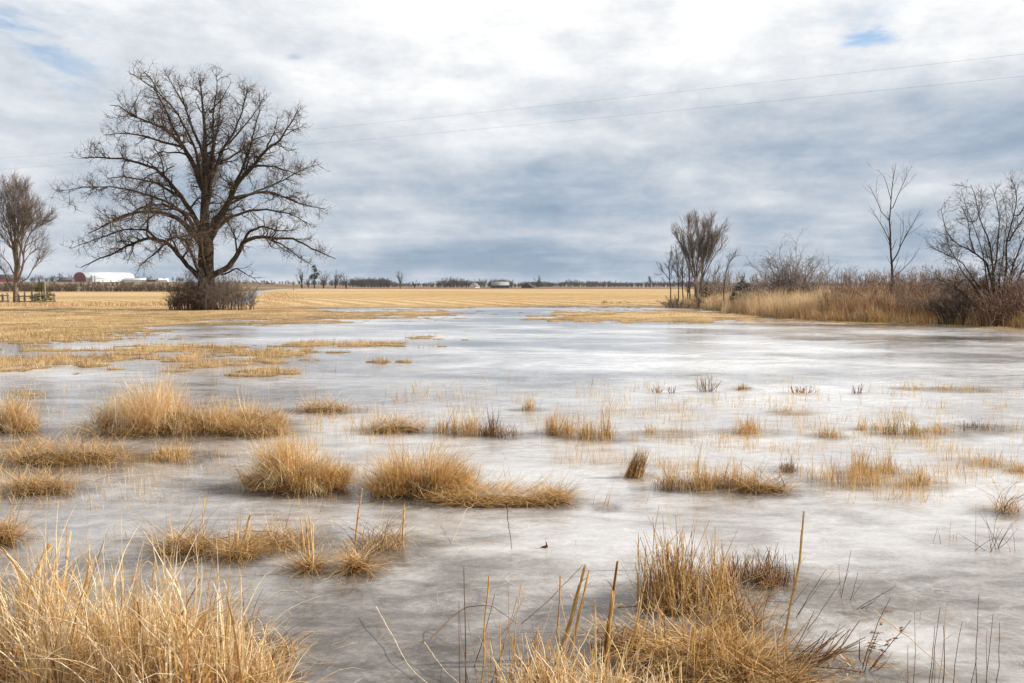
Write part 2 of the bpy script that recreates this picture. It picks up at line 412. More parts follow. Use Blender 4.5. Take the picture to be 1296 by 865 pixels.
cc = g.mix(1.0, a.outputs['Color'], cmul, 'MULTIPLY'); cc = g.mix(1.0, cc, cmul2, 'MULTIPLY')
cc = g.mix(g.math('MULTIPLY', a.outputs['Alpha'], .9), cc, g.mix(1.0, cc, rc, 'MULTIPLY'))
p = g.n('ShaderNodeBsdfPrincipled'); g.link(cc, p.inputs['Base Color']); p.inputs['Roughness'].default_value = .95; p.inputs['Specular IOR Level'].default_value = .1
bmp = g.n('ShaderNodeBump'); bmp.inputs['Strength'].default_value = .6; bmp.inputs['Distance'].default_value = .05; g.link(n1, bmp.inputs['Height']); g.link(bmp.outputs[0], p.inputs['Normal'])
out(g, p.outputs[0])
tag(mk('ground', np.c_[gx, gy, gz], gF, m, rnd=gcol, smooth=True), kind='structure')

# ------------------------------------------------------------------ tussocks: (style, px, py of the front foot, width px, height px, label[, options])
CL = [
 ('mound', 188, 551, 225, 66, 'largest tussock, a long fluffy mound of dry straw at left', {}),
 ('mat', 312, 552, 100, 30, 'low brown matted mound joining the long fluffy tussock on its right', {}),
 ('mound', 368, 624, 128, 84, 'tall rounded haystack shaped tussock with a dark tangled foot', {}),
 ('mound', 322, 540, 75, 38, 'pale wispy tussock behind the haystack shaped tussock', {}),
 ('mound', 530, 630, 140, 70, 'golden tussock with a tail of flattened straw stretching right', {'tail': (640, 640, 150, 24)}),
 ('mat', 702, 638, 46, 22, 'small curled straw tuft past the end of the flattened straw tail', {}),
 ('mound', 2, 548, 80, 52, 'straw tussock cut by the left picture edge behind the sprawling one', {}),
 ('mat', 66, 590, 175, 36, 'sprawling low tussock of matted straw at left', {'wisps': 30}),
 ('upright', 212, 583, 80, 34, 'spiky little tussock right of the sprawling matted one', {}),
 ('mat', 38, 626, 88, 26, 'small round mat of straw below the sprawling tussock', {'wisps': 6}),
 ('mat', 0, 690, 30, 44, 'matted straw tuft at the left edge above the reed bed', {'wisps': 8}),
 ('mat', 404, 522, 70, 14, 'thin low tuft right of the long fluffy tussock', {'wisps': 16}),
 ('mat', 500, 548, 80, 22, 'low curled tuft at the left end of the middle row', {'wisps': 18}),
 ('upright', 578, 551, 74, 46, 'upright straw tuft in the centre of the middle row', {'mat': 1}),
 ('upright', 630, 554, 56, 42, 'rusty upright tuft at the right end of the middle row', {'rust': 1, 'mat': 1}),
 ('upright', 668, 520, 28, 26, 'small upright tuft behind the gap in the middle row', {}),
 ('upright', 714, 552, 56, 52, 'tall loose upright tuft in the middle of the ice', {'mat': 1}),
 ('upright', 762, 557, 70, 42, 'broad upright tuft joining the tall loose one on its right', {'mat': 1}),
 ('upright', 842, 552, 60, 26, 'thin sparse tuft between the broad tuft and the grassy row at right', {'dens': .35}),
 ('cone', 803, 606, 30, 42, 'lone cone shaped brown tuft leaning right on open ice', {}),
 ('upright', 874, 622, 78, 56, 'dense upright tuft, first of the right hand row', {'mat': 1}),
 ('upright', 928, 620, 66, 54, 'dense upright tuft between the first tuft and the dark matted one', {'mat': 1}),
 ('mat', 968, 625, 76, 28, 'dark brown matted tuft in the right hand row', {'dark': 1, 'wisps': 14}),
 ('upright', 1000, 598, 34, 34, 'small rusty tuft behind the dark matted one', {'rust': 1}),
 ('upright', 952, 551, 64, 34, 'loose tuft standing behind the right hand row', {'dens': .7}),
 ('upright', 1048, 554, 34, 18, 'short bristly tuft behind the right hand row', {'mat': 1}),
 ('upright', 1003, 524, 40, 12, 'tiny sparse tuft farther out behind the loose tuft', {'dens': .5}),
 ('upright', 1078, 614, 96, 48, 'sparse tall straw tuft right of the dark matted one', {'dens': .55}),
 ('upright', 1118, 602, 70, 44, 'dense golden tuft in the right hand row beyond the sparse one', {}),
 ('upright', 1168, 616, 64, 34, 'low tuft ending the right hand row', {'dens': .8}),
 ('upright', 1108, 546, 40, 28, 'leftmost golden tuft of the far right cluster', {}),
 ('upright', 1150, 552, 54, 40, 'densest greenish gold tuft of the far right cluster', {'green': 1}),
 ('upright', 1194, 550, 52, 26, 'pale sparse tuft at the right of the far right cluster', {'dens': .7}),
 ('upright', 1248, 546, 84, 20, 'scattered dark stems beyond the far right cluster', {'rust': 1, 'dens': .35}),
 ('fan', 897, 497, 30, 20, 'small rusty fan of stems far out on the ice', {}),
 ('upright', 940, 494, 26, 11, 'short green gold tuft beside the rusty fan of stems', {'green': 1, 'dens': 2}),
 ('fan', 833, 498, 14, 10, 'tiny rusty sprig left of the rusty fan of stems, the farther left one', {}),
 ('fan', 851, 498, 9, 9, 'tiny rusty sprig left of the rusty fan of stems, the nearer one', {}),
 ('fan', 1018, 499, 40, 10, 'line of short rusty stubs right of the green gold tuft', {}),
 ('fan', 1086, 499, 14, 14, 'leaning rusty sprig at the end of the line of stubs', {}),
 ('upright', 1152, 493, 24, 9, 'tiny straw tuft far out, left of the pale line of stems', {'dens': .7}),
 ('upright', 1218, 495, 70, 10, 'pale low line of stems far out at right', {'dens': .5}),
 ('upright', 1252, 589, 30, 18, 'small low tuft right of the right hand row', {'dens': .6}),
 ('upright', 1293, 598, 18, 18, 'tiny tuft at the right picture edge', {}),
 ('bend', 1280, 652, 44, 40, 'tuft of bent straw at the right edge', {}),
 ('stems', 1262, 700, 66, 62, 'group of dark brown stems near the right edge', {'n': 16}),
 ('stems', 1205, 690, 44, 34, 'four short rusty stems left of the dark brown stems', {'n': 5}),
 ('mat', 232, 702, 90, 26, 'flattened brown straw with cut stalks between reed bed and ice', {'wisps': 14, 'dark': 1,
    'stalks': [(250,690,265,627,6,.6),(262,692,259,630,8,.7),(243,690,247,655,5,.5),(215,680,170,666,6,.6)]}),
 ('mat', 300, 708, 46, 18, 'tuft of four golden cut stalks', {'stalks': [(291,696,290,637,6,.7),(298,702,300,650,9,.8),(302,706,316,652,11,.55),(310,706,318,664,7,.7),(296,700,309,640,4,.6)]}),
 ('mat', 350, 695, 90, 16, 'dark matted straw beside the bundle of upright stalks', {'dark': 1, 'wisps': 4, 'stalks': [(358,680,370,638,3,.1)]}),
 ('mat', 390, 722, 24, 10, 'bundle of upright golden stalks standing in the ice', {'stalks': [(388,712,380,655,8,.75),(391,715,386,650,9,.6),(394,726,390,650,10,.7),(396,716,396,662,8,.8),(385,714,382,672,6,.6),(400,700,426,672,3,.6),(429,704,408,665,4,.6)]}),
 ('bend', 478, 700, 96, 40, 'arching tangle of brown straw and dark twigs', {'stalks': [(448,700,458,618,12,.45),(510,692,512,638,13,.65),(504,690,511,640,6,.5),(438,702,437,694,6,.1),(478,668,486,634,4,.95)]}),
 ('mat', 449, 726, 30, 26, 'small brown straw knot at the foot of the thick leaning stalk', {'wisps': 4}),
 ('cone', 766, 643, 10, 36, 'single bent straw leaf standing on the open ice', {'n': 5}),
 # foreground
 ('reed', 20, 905, 190, 225, 'reed clump in the lower left corner', {'stalks': [(22,770,62,688,22,.5),(95,800,113,690,9,.7),(5,850,40,715,7,.6)]}),
 ('reed', 112, 945, 200, 245, 'reed clump second from the lower left corner', {'stalks': [(150,860,112,690,5,.8),(165,840,153,650,5,.85),(97,780,90,712,7,.5)]}),
 ('reed', 215, 960, 190, 250, 'reed clump with curling dry leaves at lower left', {'curl': 1, 'stalks': [(193,735,195,713,14,.5)]}),
 ('reed', 292, 925, 130, 125, 'shorter reed clump at the right end of the lower left bed', {'stalks': [(308,870,307,750,5,.3)]}),
 ('bend', 352, 842, 60, 42, 'flopped tuft of pale leaves beside the reed bed', {'pale': 1}),
 ('mat', 175, 845, 210, 46, 'matted straw among the lower left reeds', {'wisps': 50}),
 ('stems', 600, 905, 120, 150, 'thin brown stems left of the bottom tussock', {'n': 9, 'stalks': [(590,890,587,718,5,.1),(608,885,619,728,8,.5),(598,845,626,752,4,.02),(632,905,633,786,6,.7),(620,890,655,755,5,.4)]}),
 ('reed', 725, 945, 160, 125, 'bottom tussock with thick broken cut stalks', {'stalks': [(703,835,740,714,17,.55),(715,835,746,722,12,.35),(704,800,709,729,8,.4),(762,840,781,710,17,.45),(768,850,775,748,10,.5),(752,880,752,760,9,.7),(657,900,659,740,6,.6),(668,760,650,730,3,.7),(720,800,700,715,4,.8)]}),
 ('reed', 812, 935, 110, 90, 'tussock of slanting straw right of the thick broken stalks', {'stalks': [(793,840,813,752,10,.6),(800,850,822,765,8,.55),(820,855,838,770,7,.6)]}),
 ('upright', 868, 772, 130, 112, 'tall dense cluster of golden stems at lower right', {'mat': 1, 'dens': .55, 'stalks': [(810,722,808,675,9,.6),(818,742,817,690,8,.7),(832,770,834,640,5,.5),(823,725,826,655,6,.6),(845,770,845,683,10,.45),(864,768,880,695,9,.6)]}),
 ('upright', 962, 742, 96, 56, 'thinner rusty cluster of stems behind the tall leaning stalk', {'rust': 1, 'dens': .6}),
 ('mat', 895, 850, 170, 26, 'broad mat of tangled straw at the bottom right', {'wisps': 30}),
 ('upright', 690, 905, 130, 150, 'loose standing straws in front of the thick broken stalks', {'dens': .12}),
 ('upright', 915, 862, 160, 100, 'ragged standing straws rising from the broad tangled mat', {'dens': .13}),
 ('bend', 940, 800, 90, 60, 'sprawling bent straws between the tall dense cluster and the tall leaning stalk', {}),
 ('bend', 790, 830, 110, 50, 'sprawling bent straws behind the slanting straw at the bottom', {}),
 ('mat', 968, 880, 130, 26, 'dark tangled straw below the tall leaning stalk', {'wisps': 20, 'dark': 1}),
 ('single', 992, 810, 12, 160, 'tall thick golden stalk leaning right on its own', {'stalks': [(991,810,1017,647,10,.5)]}),
 ('single', 1000, 785, 40, 60, 'four rusty stems leaning right behind the tall leaning stalk', {'stalks': [(981,784,1024,738,4,.1),(1004,782,1046,720,4,.15),(1006,778,1054,724,3,.2),(1018,797,1064,736,4,.3)]}),
 ('single', 1070, 758, 40, 70, 'fan of thin rusty stems standing in pale ice', {'stalks': [(1063,757,1077,697,4,.3),(1065,752,1062,715,3,.3),(1074,760,1086,724,4,.25),(1076,755,1093,735,3,.3),(1064,755,1074,723,3,.3)]}),
 ('single', 1080, 772, 70, 30, 'low brown twig branching right over the ice', {'stalks': [(1074,771,1134,742,4,.15),(1086,772,1118,750,3,.25),(1076,770,1104,763,6,.1)]}),
 ('bundle', 1010, 850, 90, 60, 'brown bundle of broken stems leaning right near the bottom', {}),
 ('weed', 1092, 848, 60, 95, 'dead weed with curled dark leaves near the bottom edge', {}),
 ('single', 1200, 885, 130, 110, 'row of thin rusty stems in the lower right corner', {'stalks': [(1148,890,1149,816,3,.1),(1156,870,1157,774,3,.3),(1172,882,1183,793,4,.15),(1178,870,1190,768,4,.2),(1186,875,1199,762,3,.35),(1193,872,1194,792,5,.05),(1206,880,1218,787,4,.3),(1236,880,1239,752,4,.1),(1246,900,1257,777,4,.2),(1260,890,1265,788,4,.1),(1216,890,1236,832,4,.1),(1250,885,1249,800,3,.3),(1180,890,1183,825,3,.3)]}),
]
ring = []
for st, px_, py_, w_, h_, lb, op in CL:
    c = at(px_, py_); d_ = c[1]; rx_ = w_/FPX*d_/2
    ring.append((c[0], c[1]+rx_*.35, rx_, .45*rx_+.04, st in ('single', 'stems', 'fan')))

# ------------------------------------------------------------------ the ice
ix, iy, iF = fan(900, 620, 1.9, 9.0, 92)
px, py = proj(ix, iy)
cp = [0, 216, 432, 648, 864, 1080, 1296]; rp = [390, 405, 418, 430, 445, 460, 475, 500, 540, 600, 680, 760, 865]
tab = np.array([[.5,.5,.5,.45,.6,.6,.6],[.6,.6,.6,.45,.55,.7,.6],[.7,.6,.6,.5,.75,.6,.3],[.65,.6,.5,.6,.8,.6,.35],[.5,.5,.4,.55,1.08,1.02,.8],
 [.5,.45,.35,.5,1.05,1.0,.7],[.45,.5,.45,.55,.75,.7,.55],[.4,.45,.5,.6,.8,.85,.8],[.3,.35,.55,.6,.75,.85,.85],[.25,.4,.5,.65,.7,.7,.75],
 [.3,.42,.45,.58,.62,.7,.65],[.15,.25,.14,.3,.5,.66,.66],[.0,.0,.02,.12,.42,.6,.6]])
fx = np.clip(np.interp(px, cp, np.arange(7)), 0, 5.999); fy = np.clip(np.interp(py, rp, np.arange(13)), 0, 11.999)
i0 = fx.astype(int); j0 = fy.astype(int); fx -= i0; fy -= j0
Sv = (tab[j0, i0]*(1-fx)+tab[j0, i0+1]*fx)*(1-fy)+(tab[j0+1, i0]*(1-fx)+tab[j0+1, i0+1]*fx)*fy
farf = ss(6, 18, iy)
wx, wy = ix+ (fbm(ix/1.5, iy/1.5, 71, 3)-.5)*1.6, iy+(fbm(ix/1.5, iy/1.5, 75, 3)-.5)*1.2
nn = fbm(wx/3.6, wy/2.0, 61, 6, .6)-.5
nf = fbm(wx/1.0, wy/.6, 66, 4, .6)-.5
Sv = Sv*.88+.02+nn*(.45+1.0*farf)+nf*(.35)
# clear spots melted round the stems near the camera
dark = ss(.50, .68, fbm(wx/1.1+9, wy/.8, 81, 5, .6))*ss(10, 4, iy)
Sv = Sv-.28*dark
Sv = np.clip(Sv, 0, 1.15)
rg = np.zeros(len(ix))
for (a_, b__, rx_, ry_, thin) in ring:
    if b__ > 14: continue
    d_ = np.sqrt(((ix-a_)/(rx_+.05))**2+((iy-b__)/(ry_+.05))**2)+(nf+nn)*.5
    rg = np.maximum(rg, (.35 if thin else 1.0)*ss(1.9, .8, d_))
Sv = np.clip(Sv-.38*rg, 0, 1.15)
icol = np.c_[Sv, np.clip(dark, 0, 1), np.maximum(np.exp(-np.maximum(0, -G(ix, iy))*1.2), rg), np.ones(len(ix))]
iz = (fbm(ix/1.4, iy/.9, 91, 3)-.5)*.005+(fbm(ix/.25, iy/.16, 95, 2)-.5)*.0016
m, g = mat('pond_ice')
c, (sn, dk, edge) = attr(g)
tcn = g.n('ShaderNodeTexCoord').outputs['Object']
w1 = g.noise(tcn, 2.2, 4, .6)
fine = g.noise(g.mapping(tcn, (1.0, 1.5, 1)), 4.5, 10, .72, .9)
fine2 = g.noise(g.mapping(tcn, (1.0, 1.4, 1)), 30, 6, .7, .8)
streak = g.noise(g.mapping(tcn, (.7, 2.0, 1)), 1.6, 8, .62, 1.8)
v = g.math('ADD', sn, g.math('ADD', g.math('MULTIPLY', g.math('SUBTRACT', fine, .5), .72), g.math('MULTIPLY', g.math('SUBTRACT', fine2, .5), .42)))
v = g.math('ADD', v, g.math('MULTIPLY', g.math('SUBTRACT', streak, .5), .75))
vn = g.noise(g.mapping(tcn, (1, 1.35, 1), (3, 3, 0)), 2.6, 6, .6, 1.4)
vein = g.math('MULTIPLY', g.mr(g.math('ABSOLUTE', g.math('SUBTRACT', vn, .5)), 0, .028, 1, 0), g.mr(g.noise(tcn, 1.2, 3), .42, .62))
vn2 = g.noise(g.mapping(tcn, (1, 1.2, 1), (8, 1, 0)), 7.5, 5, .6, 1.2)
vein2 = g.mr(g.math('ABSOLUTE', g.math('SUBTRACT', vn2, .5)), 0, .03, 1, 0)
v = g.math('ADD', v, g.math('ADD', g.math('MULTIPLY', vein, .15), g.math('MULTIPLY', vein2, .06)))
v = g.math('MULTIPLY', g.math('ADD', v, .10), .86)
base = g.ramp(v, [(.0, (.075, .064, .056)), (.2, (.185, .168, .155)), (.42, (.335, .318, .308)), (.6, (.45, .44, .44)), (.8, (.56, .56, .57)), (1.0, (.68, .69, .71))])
warm = g.math('ADD', g.math('MULTIPLY', edge, g.mr(w1, .4, .65, 0, .7)), g.mr(g.noise(tcn, .8, 5, .6), .52, .70, 0, .28), clamp=True)
base = g.mix(warm, base, g.mix(1.0, base, (.86, .72, .52), 'MULTIPLY'))
# trapped bubbles and grit
vor = g.n('ShaderNodeTexVoronoi', feature='F1'); g.link(g.mapping(tcn, (1, 1.4, 1)), vor.inputs[0]); vor.inputs['Scale'].default_value = 38
spk = g.math('MULTIPLY', g.mr(vor.outputs['Distance'], .08, .16, 1, 0), g.mr(g.noise(tcn, 3.0, 3), .56, .66))
base = g.mix(g.math('MULTIPLY', spk, .6), base, (.10, .085, .07))
gr = g.noise(g.mapping(tcn, (1, 1.3, 1)), 70, 4, .7, .3)
grit = g.math('MULTIPLY', g.mr(gr, .57, .66), g.math('ADD', g.mr(g.noise(tcn, 1.7, 5, .65), .50, .64), g.mr(v, .45, .15, 0, .8), clamp=True))
base = g.mix(g.math('MULTIPLY', grit, .65), base, (.12, .10, .09))
crk = g.n('ShaderNodeTexVoronoi', feature='DISTANCE_TO_EDGE'); crk.inputs['Scale'].default_value = 1.1
wv = g.n('ShaderNodeVectorMath', operation='ADD'); g.link(tcn, wv.inputs[0])
nz3 = g.n('ShaderNodeTexNoise'); nz3.inputs['Scale'].default_value = 1.8; nz3.inputs['Detail'].default_value = 5; g.link(tcn, nz3.inputs['Vector'])
sc3 = g.n('ShaderNodeVectorMath', operation='SCALE'); sc3.inputs[3].default_value = .45; g.link(nz3.outputs['Color'], sc3.inputs[0]); g.link(sc3.outputs[0], wv.inputs[1]); g.link(wv.outputs[0], crk.inputs[0])
ck = g.math('MULTIPLY', g.mr(crk.outputs['Distance'], .0, .006, 1, 0), g.mr(g.noise(tcn, .9, 3), .48, .60, 0, .3))
base = g.mix(ck, base, (.60, .61, .63))
p = g.n('ShaderNodeBsdfPrincipled'); g.link(base, p.inputs['Base Color'])
rgh = g.mr(v, .15, .95, .03, .28)
g.link(rgh, p.inputs['Roughness']); p.inputs['IOR'].default_value = 1.36; p.inputs['Specular IOR Level'].default_value = .6
rip = g.noise(g.mapping(tcn, (1.0, 2.2, 1)), 9, 5, .6, .8)
bh = g.math('ADD', g.math('MULTIPLY', rip, 1.0), g.math('MULTIPLY', fine2, .35))
bmp = g.n('ShaderNodeBump'); bmp.inputs['Strength'].default_value = .22; bmp.inputs['Distance'].default_value = .006; g.link(bh, bmp.inputs['Height']); g.link(bmp.outputs[0], p.inputs['Normal'])
out(g, p.outputs[0])
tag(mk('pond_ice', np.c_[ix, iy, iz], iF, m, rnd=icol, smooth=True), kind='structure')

# ------------------------------------------------------------------ gravel road over the swell
rp_ = np.array([(-25.0, 63.5), (-24.5, 69), (-29.5, 85), (-36, 107), (-43, 130), (-50.5, 160), (-57, 190), (-62, 225), (-66, 300)])
q = resample(np.c_[rp_, np.zeros(len(rp_))], 90)
tn = np.gradient(q, axis=0); tn /= np.linalg.norm(tn, axis=1, keepdims=True); nr = np.c_[tn[:, 1], -tn[:, 0]]
def rib(wid, dz, nc):
    V = []
    for o in np.linspace(-wid/2, wid/2, nc):
        xy = q[:, :2]+nr*o
        V.append(np.c_[xy, swell(xy[:, 0], xy[:, 1])+dz-(.16 if abs(o) > wid/2-1e-6 else 0)])
    V = np.stack(V, 1); idx = np.arange(V.shape[0]*nc).reshape(-1, nc)
    return V.reshape(-1, 3), np.stack([idx[:-1, :-1], idx[:-1, 1:], idx[1:, 1:], idx[1:, :-1]], -1).reshape(-1, 4)
V, F = rib(4.6, .12, 7)
M_gravel = simple('road_gravel', (.24, .24, .25), (.38, .38, .39), 5, .95, .1, .4)
tag(mk('gravel_road', V, F, M_gravel), kind='structure')

# distant blue hill
V = []; n_ = 120
xs = np.linspace(-1300, 2200, n_)
hh = 9+26*np.exp(-((xs+260)/260)**2)*0+16*np.exp(-((xs+210)/75)**2)+10*fbm(xs/260, xs*0, 7, 3)
for k, (yy, f) in enumerate(((3300, 0), (3500, .8), (3700, 1), (4200, .6))):
    V.append(np.c_[xs, np.full(n_, yy), hh*f-1])
V = np.concatenate(V); idx = np.arange(4*n_).reshape(4, n_)
tag(mk('hills', V, np.stack([idx[:-1, :-1], idx[:-1, 1:], idx[1:, 1:], idx[1:, :-1]], -1).reshape(-1, 4), simple('hill_woods', (.055, .06, .055), (.10, .10, .085), .01, .95), smooth=True), kind='structure')

# ------------------------------------------------------------------ meadow grass, short (uncountable)
def scatter(n, x0, x1, y0, y1):
    """even over the picture's ground, i.e. denser in metres close by"""
    pxs = rng.uniform(x0, x1, n); pys = rng.uniform(y0, y1, n)
    u = (pxs-CX)/FPX; v = (CY-pys)/FPX
    dy = math.cos(PITCH)+v*math.sin(PITCH); dz = -math.sin(PITCH)+v*math.cos(PITCH); t = -CAMZ/dz
    return u*t, dy*t
def grass_at(x, y, z, hmin, hmax, wmin, wpx, K=3, per=4, spread=.05, tilt=.45, curl=.6, col=None):
    x = np.repeat(x, per); y = np.repeat(y, per); z = np.repeat(z, per); n = len(x)
    sp = spread*(1+y/40)
    P = np.c_[x+rng.normal(0, 1, n)*sp, y+rng.normal(0, 1, n)*sp, z-.01]
    w = np.maximum(wmin, y/FPX*wpx)
    return blades(P, rng.uniform(0, 2*np.pi, n), np.abs(rng.normal(0, tilt, n)), rng.uniform(hmin, hmax, n), w, rng.uniform(0, curl, n), K, mixc=None if col is None else np.repeat(col, per))
xs, ys = scatter(70000, -200, 1500, 384, 512)
gg = G(xs, ys); ok = gg > rng.uniform(.0, .5, len(xs)); xs, ys = xs[ok], ys[ok]
A = Acc(); hz = height(xs, ys)
cl = np.clip(fbm(xs/1.5, ys/1.2, 17, 3)*1.5-.25+rng.normal(0, .14, len(xs)), 0, 1)
A.add(*grass_at(xs, ys, hz, .035, .10, .004, .42, col=cl))
# taller wisps along the ragged edges
xs, ys = scatter(26000, -200, 900, 424, 490)
gg = G(xs, ys); ok = (gg > .0) & (fbm(xs/.8, ys/.8, 19, 3) > .5); xs, ys = xs[ok], ys[ok]
A.add(*grass_at(xs, ys, height(xs, ys), .06, .17, .003, .28, K=4))
tag(A.build('meadow_grass', M_meadow), 'short dry golden grass covering the bank and the low patches in the ice', 'grass', kind='stuff')
xs, ys = scatter(15000, -200, 900, 418, 494)
gg = G(xs, ys); q_ = fbm(xs/.45, ys/.45, 29, 3); ok = (gg > -.35) & (q_ > .55); xs, ys, q_ = xs[ok], ys[ok], q_[ok]
A2 = Acc(); A2.add(*grass_at(xs, ys, np.maximum(height(xs, ys), 0), .05, .20, .004, .36, K=5, per=6, spread=.04, tilt=.6, curl=1.2))
tag(A2.build('tufted_grass', M_brown), 'small brown tufts standing up out of the low grass patches in the ice', 'grass', kind='stuff')
# sparse single stems through the ice
xs, ys = scatter(2600, -50, 1400, 470, 640)
ok = (G(xs, ys) < -.1) & (fbm(xs/1.3, ys/.9, 23, 3) > .56); xs, ys = xs[ok], ys[ok]
A = Acc(); A.add(*grass_at(xs, ys, np.zeros(len(xs)), .03, .16, .0022, .28, K=4, per=3, spread=.02, tilt=.3, curl=.5))
xs, ys = scatter(8200, 380, 1330, 488, 640)
q_ = fbm(xs/.7, ys/.55, 33, 3); ok = (G(xs, ys) < -.1) & (q_ > .57); xs, ys = xs[ok], ys[ok]
A.add(*grass_at(xs, ys, np.zeros(len(xs)), .04, .20, .0024, .34, K=4, per=3, spread=.025, tilt=.28, curl=.5))
xs, ys = scatter(1500, -40, 420, 500, 700)
q_ = fbm(xs/.5, ys/.45, 37, 3); ok = (q_ > .55); xs, ys = xs[ok], ys[ok]
A.add(*grass_at(xs, ys, np.zeros(len(xs)), .03, .14, .0022, .34, K=4, per=3, spread=.025, tilt=.4, curl=.9))
tag(A.build('ice_stubble', M_gold), 'thin straw stems scattered singly through the ice', 'stubble', kind='stuff')
A = Acc(); rr_ = []
for (a_, b__, rx_, ry_, thin) in ring:
    if b__ > 15 or thin: continue
    m_ = int(30+140*rx_); th_ = rng.uniform(0, 6.28, m_); r_ = rng.uniform(.7, 1.0, m_)+np.abs(rng.normal(0, .45, m_))
    rr_.append(np.c_[a_+np.cos(th_)*(rx_+.03)*r_, b__+np.sin(th_)*(ry_+.06)*r_])
xs, ys = scatter(900, -40, 1330, 520, 900); rr_.append(np.c_[xs, ys]); rr_ = np.concatenate(rr_); n = len(rr_)
A.add(*blades(np.c_[rr_, np.full(n, .005)], rng.uniform(0, 6.28, n), rng.normal(1.54, .05, n), rng.uniform(.02, .14, n), np.maximum(.0022, rr_[:, 1]/FPX*.35), rng.uniform(-.1, .12, n), 5, wob=.08))
tag(A.build('loose_straw', M_brown), 'broken bits of straw lying on the ice around the tussocks', 'straw litter', kind='stuff')
# pale weeds before the fence and beside the road
A = Acc(); n = 9000
xs = rng.uniform(-62, -24, n); ys = rng.uniform(60, 69, n)
A.add(*grass_at(xs, ys, height(xs, ys), .10, .34, .01, .45, K=4, per=3, spread=.15, tilt=.4, curl=.7))
n = 5000; k = rng.integers(0, 70, n); side = rng.choice([-1, 1], n, p=[.25, .75]); o = side*rng.uniform(3.0, 6.5, n)
xs = q[k, 0]+nr[k, 0]*o+rng.normal(0, .4, n); ys = q[k, 1]+nr[k, 1]*o+rng.normal(0, 1, n)
ok = ys < 120; xs, ys = xs[ok], ys[ok]
A.add(*grass_at(xs, ys, height(xs, ys), .06, .22, .01, .4, K=3, per=3, spread=.2, tilt=.5, curl=.6))
tag(A.build('pale_weeds', M_bank), 'pale dry weeds standing along the rail fence and the gravel road', 'weeds', kind='stuff')
# stubble in the cut field
A = Acc(); n = 26000
xs, ys = scatter(n, -50, 900, 366.5, 389); ok = (ys > 62) & (ys < 120); xs, ys = xs[ok], ys[ok]
A.add(*grass_at(xs, ys, swell(xs, ys)+.03, .03, .09, .01, .35, K=3, per=2, spread=.3, tilt=.5, curl=.5))
tag(A.build('field_stubble', M_meadow), 'cut tan stubble covering the wide field behind the ice', 'stubble', kind='stuff')

# ------------------------------------------------------------------ bare woody plants
def join(q, done):
    """start the limb exactly on the nearest limb already grown"""
    D = np.concatenate(done); k = np.argmin(np.hypot(D[:, 0]-q[0, 0], D[:, 2]-q[0, 2]))
    q = q.copy(); q[:, 1] += D[k, 1]-q[0, 1]
    if np.hypot(D[k, 0]-q[0, 0], D[k, 2]-q[0, 2]) > .02: q = np.concatenate([D[k][None], q])
    return q
def limb_set(lst, K=14, jit=.0):
    """lst of (points (n,3), r0, r1) -> P, R arrays"""
    P = []; Rr = []
    for pts, r0, r1 in lst:
        p = resample(pts, K)
        if jit:
            L = np.linalg.norm(np.diff(p, axis=0), axis=1).sum()
            j = rng.normal(0, jit*L, (K, 3)); j[0] = 0; j = (j+np.roll(j, 1, 0))/2; j[0] = 0; p = p+j
        P.append(p); Rr.append(r0+(r1-r0)*np.linspace(0, 1, K)**.8)
    return np.array(P), np.array(Rr)
def px_limb(pts, scale, off, Yw, r0, r1, rot=0.0, axis_px=None, base=None):
    """traced limb, swung about the trunk's axis by rot so the crown is round"""
    q = np.array([P3(a/scale+off[0], b/scale+off[1], Yw) for a, b in pts])
    if axis_px is not None:
        xa = P3(axis_px/scale+off[0], 300, Yw)[0]
        dx = q[:, 0]-xa
        q[:, 0] = xa+dx; q[:, 1] = Yw+dx*math.tan(rot)
    return (q, r0, r1)
def spin(l, xa, Yw, a, s=1.0):
    q = l[0].copy(); dx = (q[:, 0]-xa)*s; q[:, 0] = xa+dx*math.cos(a); q[:, 1] = Yw+dx*math.sin(a)
    return (q, l[1]*.9, l[2])

